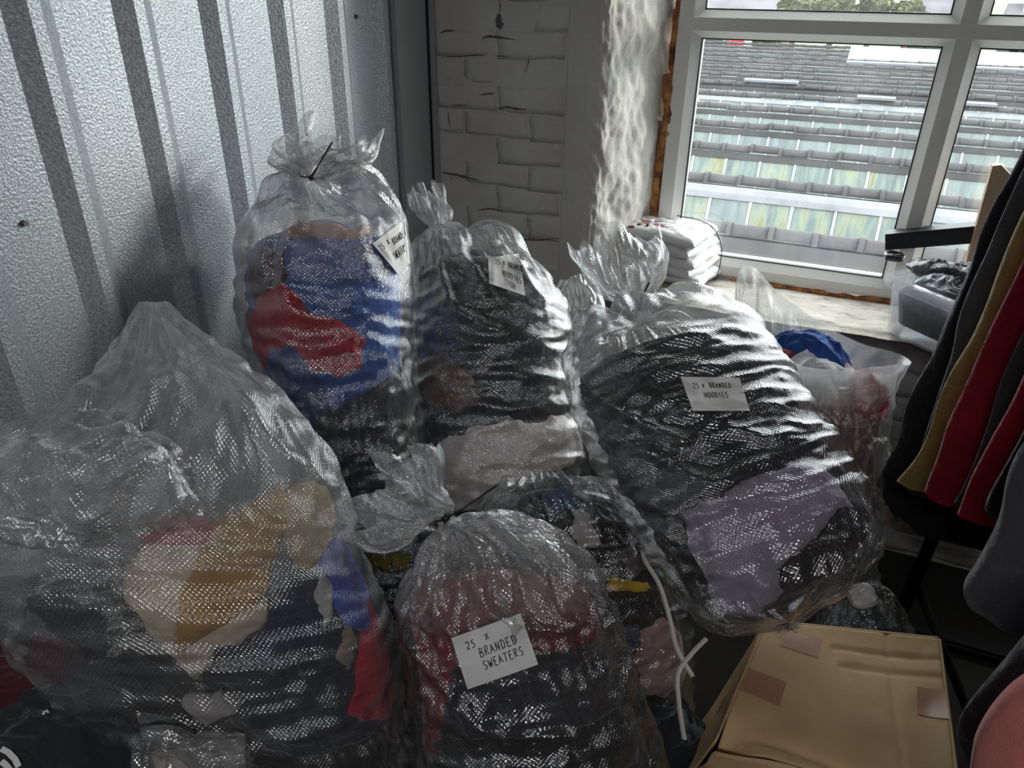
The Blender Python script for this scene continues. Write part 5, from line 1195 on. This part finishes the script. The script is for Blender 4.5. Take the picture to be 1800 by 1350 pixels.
tr1 = on_axis(1602, 456, 2, SILLZ + TH_); tr2 = on_axis(1645, 516, 2, SILLZ + TH_)
ux = tr2 - tr0; ux[2] = 0; ux /= np.linalg.norm(ux); uy = np.array([-ux[1], ux[0], 0]); LX, LY = 0.40, 0.20
tub = empty('storage_tub', tuple(tb0), label='clear plastic storage tub of dark clothes on the window sill', cat='tub')
def rrect(cx, cy, lx, ly, r, n=6):
    out = []
    for (sx_, sy_, a0) in ((1, 1, 0), (-1, 1, 90), (-1, -1, 180), (1, -1, 270)):
        for k in range(n + 1):
            a = math.radians(a0 + 90 * k / n); out.append((cx + sx_ * (lx / 2 - r) + r * math.cos(a), cy + sy_ * (ly / 2 - r) + r * math.sin(a)))
    return out
def tubring(inset, z, r=0.03): return [tr0 * np.array([1, 1, 0]) + ux * x + uy * y + np.array([0, 0, z]) for x, y in rrect(LX / 2, LY / 2, LX - 2 * inset, LY - 2 * inset, r)]
def rings_mesh(name, rings, mat, parent, cap0=True, cap1=False):
    n = len(rings[0]); V = [p for r_ in rings for p in r_]; F = grid_faces(len(rings), n, True).tolist()
    if cap0: F.append(list(range(n))[::-1])
    if cap1: F.append([(len(rings) - 1) * n + j for j in range(n)])
    return auto_smooth(new_obj(name, V, F, mat, parent), 40)
rings_mesh('tub_body', [tubring(0.026, SILLZ + 0.002), tubring(0.018, SILLZ + 0.012), tubring(0.006, SILLZ + TH_ - 0.03), tubring(0.005, SILLZ + TH_ - 0.004), tubring(0.008, SILLZ + TH_ - 0.004), tubring(0.021, SILLZ + 0.014), tubring(0.028, SILLZ + 0.006)], TUB, tub, True, True)
rings_mesh('tub_rim', [tubring(0.004, SILLZ + TH_ - 0.030), tubring(-0.010, SILLZ + TH_ - 0.028), tubring(-0.010, SILLZ + TH_), tubring(0.006, SILLZ + TH_), tubring(0.006, SILLZ + TH_ - 0.006), tubring(-0.006, SILLZ + TH_ - 0.006)], TUB, tub, False, False)
def inring(ins, z, seed):
    return [p + np.array([0, 0, 0.008 * vnoise(p * 30, seed)]) for p in tubring(ins, z)]
o = rings_mesh('folded_clothes', [inring(0.034, SILLZ + 0.035, 1), inring(0.030, SILLZ + 0.06, 2), inring(0.020, SILLZ + TH_ - 0.05, 3), inring(0.030, SILLZ + TH_ - 0.03, 4), inring(0.07, SILLZ + TH_ - 0.02, 5)], fabric(40, 44, 58), None, True, True)
tag(o, 'dark navy clothes folded inside the clear tub on the sill', 'clothing')
BLACKBAG = simple('black_poly_bag', srgb(34, 35, 40), 0.22, var=0.15, bump=0.5, bscale=28, bdist=0.01)
GREYBAG = simple('grey_poly_bag', srgb(96, 98, 104), 0.2, var=0.2, bump=0.6, bscale=28, bdist=0.012)
cT = tr0 * np.array([1, 1, 0]) + ux * LX * .45 + uy * LY * .5 + np.array([0, 0, SILLZ + TH_])
rt = math.atan2(ux[1], ux[0])
heap('grey_poly_bag', 'crumpled grey poly bag lying in the top of the tub', cT[0] - ux[0] * 0.06, cT[1] - ux[1] * 0.06 - 0.01, cT[2] - 0.018, 0.10, 0.070, 0.035, rt, GREYBAG, 61, 0.018, cat='bag', freq=(14, 26))
heap('black_poly_bag', 'crumpled black poly bag on top of the tub', cT[0] + 0.01, cT[1] + 0.04, cT[2] + 0.002, 0.20, 0.055, 0.045, rt, BLACKBAG, 62, 0.018, cat='bag', freq=(10, 26))
pl = on_axis(1556, 440, 1, 0.215); pr = on_axis(1760, 424, 1, 0.215); top_l = on_axis(1556, 412, 1, 0.215)
o = MB().prism([pl, pr, pr + np.array([0, 0, 0.05]), top_l], (0, 0.05, 0)).build('black_folder', simple('black_card', srgb(26, 27, 31), 0.55), None)
tag(o, 'flat black packet standing behind the tub against the window', 'packet')
o = heap('black_pouch', 'black pouch hanging over the left end of the tub', *on_axis(1572, 448, 1, 0.20), 0.03, 0.03, 0.012, 0.2, BLACKBAG, 64, 0.006, cat='bag', n=20)

# cardboard piece standing by the window behind the clothes rail
cq = [on_axis(1738, 330, 1, 0.2), on_axis(1790, 330, 1, 0.2), on_axis(1790, 560, 1, 0.16), on_axis(1690, 560, 1, 0.16)]
cb = on_axis(1745, 292, 1, 0.2)
kz = lambda p: np.array([p[0], p[1], max(p[2], SILLZ + 0.008)])
o = MB().prism([kz(q) for q in (cb, on_axis(1760, 290, 1, 0.2), on_axis(1790, 320, 1, 0.2), on_axis(1790, 520, 1, 0.2), on_axis(1690, 490, 1, 0.2))], (0.0, 0.03, 0)).build('cardboard_flap', simple('pale_cardboard', srgb(206, 178, 150), 0.8), None)
tag(o, 'pale cardboard piece standing on the sill behind the hanging clothes', 'cardboard')

# ------------------------------------------------------------------ clothes rail with hanging garments on the right
RAILM = simple('black_rail_steel', srgb(16, 16, 18), 0.4, metal=0.3)
pb = at(1577, 1095, 2.03); pb[2] = 0.0
rx_, ry_ = pb[0], pb[1]
rail = empty('clothes_rail', (rx_, ry_, 0), label='black steel clothes rail standing on the floor at the right', cat='clothes rail')
RXX = 1.98; RTOP = 1.62
mb = MB(); mb.tube([(rx_, ry_, 0.02), (rx_ + 0.03, ry_, RTOP * 0.5), (RXX - 0.1, ry_, RTOP)], 0.016, 12); mb.build('post', RAILM, rail, True)
MB().tube([(RXX - 0.1, ry_ + 0.02, RTOP), (RXX - 0.05, -1.75, RTOP)], 0.014, 12).build('top_bar', RAILM, rail, True)
mb = MB(); mb.tube([(RXX - 0.05, -1.75, 0.02), (RXX - 0.05, -1.75, RTOP)], 0.016, 12); mb.build('post', RAILM, rail, True)
MB().box((rx_ - 0.04, ry_ - 0.03, 0.0), (rx_ + 0.50, ry_ + 0.03, 0.035), 0.008).build('foot', RAILM, rail)
MB().box((RXX - 0.35, -1.78, 0.0), (RXX + 0.2, -1.72, 0.035), 0.008).build('foot', RAILM, rail)
MB().tube([(rx_ + 0.02, ry_, 0.16), (RXX - 0.05, -1.75, 0.16)], 0.010, 10).build('lower_bar', RAILM, rail, True)
def hanging(name, label, edge, y, width, mat, seed, dpt=0.022, right_x=2.35, hem_wave=0.010, cat='clothing', group='garments on the clothes rail', botslope=0.0):
    """a garment hanging in the plane y=const: left outline from pixels, thick with vertical folds; a closed body"""
    E = np.array([on_axis(px_, py_, 1, y) for px_, py_ in edge]); n, m = 60, 64
    L_ = spline(E[:, [0, 2]], n)                       # top to bottom outline
    th = np.linspace(0, 2 * math.pi, m, endpoint=False); V = []
    for k in range(n):
        xl, z = L_[k]; cx_ = (xl + width + xl) / 2; hw = width / 2
        c, s_ = np.cos(th), np.sin(th); cc = np.sign(c) * np.abs(c) ** 0.7; ss = np.sign(s_) * np.abs(s_) ** 0.8
        x = cx_ + hw * cc; fold = 0.30 * vnoise(np.stack([x * 22 + z * 1.2, np.sign(ss) * 3 + x * 0, x * 0 + z * 2.0 + seed], -1), seed) + 0.18 * vnoise(np.stack([x * 55, np.sign(ss) * 3 + 0 * x, x * 0 + z * 3 + seed], -1), seed + 1)
        yy = y + dpt * ss * (1 + fold * 1.4); zz_ = z + (hem_wave * vnoise(np.stack([x * 20, ss, x * 0 + seed], -1), seed + 2) + botslope * (x - xl)) * (k / (n - 1)) ** 2
        xx = x + 0.010 * vnoise(np.stack([np.full(m, z * 7), ss, th * 0 + seed], -1), seed + 5)
        V.append(np.stack([xx, yy, zz_], -1))
    V = np.array(V); F = grid_faces(n, m, True).tolist(); F += [list(range(m)), [(n - 1) * m + j for j in range(m)][::-1]]
    return tag(new_obj(name, V.reshape(-1, 3), F, mat), label, cat, group)
KB = fabric(34, 32, 34); BRN = fabric(52, 44, 40)
hanging('brown_coat', 'very dark brown garment hanging farthest left on the clothes rail', [(1880, 60), (1812, 225), (1742, 380), (1668, 545), (1590, 740), (1514, 884)], -0.40, 0.42, fabric(44, 42, 46), 71, 0.035, botslope=-0.12)
hanging('grey_jumper', 'dark grey garment hanging between the brown and the mustard ones', [(1905, 100), (1838, 230), (1790, 320), (1720, 490), (1650, 680), (1592, 858)], -0.50, 0.40, fabric(74, 74, 80), 72, 0.022)
hanging('mustard_jumper', 'mustard yellow garment hanging on the clothes rail beside the red one', [(1930, 120), (1850, 250), (1812, 330), (1755, 470), (1672, 660), (1618, 780), (1578, 846)], -0.60, 0.36, fabric(150, 128, 78), 73, 0.024, botslope=-0.02)
hanging('red_jumper', 'red garment hanging next to the mustard one on the clothes rail', [(1950, 160), (1872, 290), (1830, 400), (1772, 530), (1700, 690), (1646, 800), (1618, 866)], -0.70, 0.33, fabric(140, 20, 38), 74, 0.026)
hanging('grey_cardigan', 'thin dark grey garment hanging between the two red ones', [(1960, 240), (1880, 400), (1840, 470), (1790, 600), (1728, 740), (1690, 850), (1672, 884)], -0.785, 0.3, fabric(58, 58, 62), 75, 0.014)
hanging('red_hoodie', 'second red garment hanging nearer than the thin grey one', [(1970, 280), (1890, 420), (1850, 510), (1800, 640), (1738, 780), (1700, 850), (1676, 900)], -0.86, 0.28, fabric(150, 20, 36), 76, 0.020, hem_wave=0.004)
hanging('black_coat', 'wide black garment hanging in front of the red ones on the rail', [(1990, 320), (1920, 450), (1870, 560), (1820, 700), (1770, 820), (1735, 900), (1775, 930)], -0.97, 0.34, fabric(22, 22, 25), 77, 0.040)
hanging('charcoal_hoodie', 'charcoal garment with folded sleeves hanging low at the right edge', [(1880, 700), (1800, 800), (1760, 900), (1712, 990), (1690, 1032), (1706, 1068), (1760, 1100)], -1.12, 0.28, fabric(70, 70, 76), 78, 0.035, botslope=-0.1)
hanging('charcoal_sleeve', 'dark grey sleeve hanging above the pink fabric in the right corner', [(1900, 1040), (1830, 1110), (1780, 1170), (1730, 1225), (1702, 1268), (1692, 1320), (1700, 1420)], -1.30, 0.22, fabric(62, 62, 66), 79, 0.035)
hanging('pink_top', 'salmon pink garment in the bottom right corner, nearest on the rail', [(1860, 1180), (1800, 1212), (1760, 1250), (1732, 1292), (1720, 1330), (1716, 1400), (1716, 1480)], -1.46, 0.2, fabric(206, 120, 112, crease=0.12), 80, 0.04)

# ------------------------------------------------------------------ things on the floor, bottom left and behind
def px_heap(name, label, px_, py_, t, rx, ry, h, rot, mat, seed, **k):
    c = at(px_, py_, t); return heap(name, label, c[0], c[1], c[2], rx, ry, h, rot, mat, seed, **k)
TEE = fabric(46, 49, 55)
px_heap('black_tee_shirt', 'black garment heaped against the metal wall at the left edge', 40, 1150, 1.22, 0.15, 0.15, 0.10, 0.6, TEE, 91, fold=0.03, n=80, freq=(8, 16), group='loose garments on the floor')
px_heap('maroon_tee_shirt', 'dark maroon garment between the black ones at the left edge', 15, 1195, 1.12, 0.10, 0.08, 0.05, 0.4, fabric(74, 34, 42), 92, fold=0.015, group='loose garments on the floor')
tee = px_heap('black_polo_shirt', 'black polo shirt with small white logo heaped at the bottom left', 110, 1310, 1.12, 0.17, 0.15, 0.10, 0.5, TEE, 93, fold=0.035, n=80, freq=(6, 12), tilty=0.0, group='loose garments on the floor')
from mathutils.bvhtree import BVHTree
def cast_on(o, px_, py_, lift=0.001):
    bv = BVHTree.FromPolygons([v.co[:] for v in o.data.vertices], [tuple(p.vertices) for p in o.data.polygons]); r = ray(px_, py_); r = r / np.linalg.norm(r)
    h = bv.ray_cast(Vector(EYE), Vector(r)); return None if h[0] is None else EYE + r * (h[3] - lift)
mb = MB()
for st in ([(74, 1256), (80, 1250), (86, 1252)], [(78, 1256), (76, 1250)], [(80, 1250), (84, 1248)]):
    pts = [cast_on(tee, *q) for q in st]; pts = [p for p in pts if p is not None]
    if len(pts) > 1: ribbon(mb, pts, 0.0011)
if mb.v: mb.build('embroidered_logo', PAPER, tee)
stripe = px_heap('striped_garment', 'black garment with white stripes in the bottom left corner', -5, 1375, 1.02, 0.09, 0.09, 0.06, 0.3, TEE, 95, fold=0.01, group='loose garments on the floor')
mb = MB()
for off_ in (0, 22):
    pts = [cast_on(stripe, *q, 0.002) for q in [(2 , 1316 + off_), (14 - off_ * .2, 1322 + off_), (26 - off_ * .3, 1334 + off_), (33 - off_ * .3, 1348 + off_)]]; pts = [p for p in pts if p is not None]
    if len(pts) > 1: ribbon(mb, pts, 0.0035)
if mb.v: mb.build('stripe', PAPER, stripe)
px_heap('black_jumper', 'black garment crumpled on the floor between the dark bag and the cardboard box', 1165, 1335, 1.44, 0.10, 0.11, 0.12, 0.9, TEE, 99, fold=0.04, n=60, freq=(7, 14), group='loose garments on the floor')
# film packet at the bottom edge
K = Bag([(120, 1420, 160, 1300, 1.070), (200, 1440, 205, 1288, 1.065), (290, 1445, 285, 1284, 1.060), (370, 1440, 365, 1286, 1.055), (425, 1400, 420, 1290, 1.050), (440, 1370, 432, 1292, 1.050)], 0.35, label='small clear packet with a beige garment at the bottom edge', name='clear_packet', group=None, seed=41, content_top=0.62, mat=film('milky_packet_film', haze=0.22, streak=0.2, weave=0.3), expo=2.6)
K.slab(0.05, 0.6, fabric(226, 216, 196), 'beige garment inside the small clear packet at the bottom edge', name='folded_garment')
flap('loose_film', [[(240, 1250, 1.030), (290, 1262, 1.030), (330, 1280, 1.030)], [(245, 1275, 1.020), (290, 1278, 1.015), (335, 1300, 1.015)], [(250, 1300, 1.010), (290, 1300, 1.005), (330, 1320, 1.010)]], 24, 24, K.root, 43, 0.006, FILM_SMOOTH)
mb = MB(); mb.tube(spline([at(246, 1276, 1.005), at(280, 1270, 0.998), at(315, 1274, 0.99), at(345, 1288, 0.99)], 20), 0.0022, 6)
tag(mb.build('black_drawstring', BLACK_PLASTIC, None, True), 'thin black cord lying over the small clear packet', 'cord')
# dark bag behind the box, under the big bag
Lb = Bag([(1440, 1200, 1620, 1200, 1.66), (1430, 1120, 1600, 1110, 1.66), (1450, 1060, 1570, 1050, 1.67), (1470, 1030, 1540, 1022, 1.68)], 0.6, label='teal dark bag of garments on the floor behind the cardboard box', group=None, seed=45, content_top=0.95, mat=FILM_DARK)
Lb.slab(0.03, 0.94, fabric(58, 80, 92), 'dark teal garment inside the bag behind the cardboard box', name='folded_garment')
px_heap('white_scrap', 'crumpled white tissue on the teal bag behind the box', 1515, 1050, 1.58, 0.03, 0.025, 0.022, 0.4, fabric(206, 204, 202), 97, fold=0.022, n=40, freq=(45, 60))
# white plug-like bits hanging below the red garments
o = MB().box((0, 0, 0), (0.045, 0.03, 0.028), 0.006)
q = at(1720, 905, 1.75); pw_ = MB(); pw_.v = [tuple(np.array(v) + q) for v in o.v]; pw_.f = o.f
tag(pw_.build('white_box', simple('white_plastic', srgb(190, 186, 178), 0.5), None), 'small white plastic block below the red garments at the right', 'block')
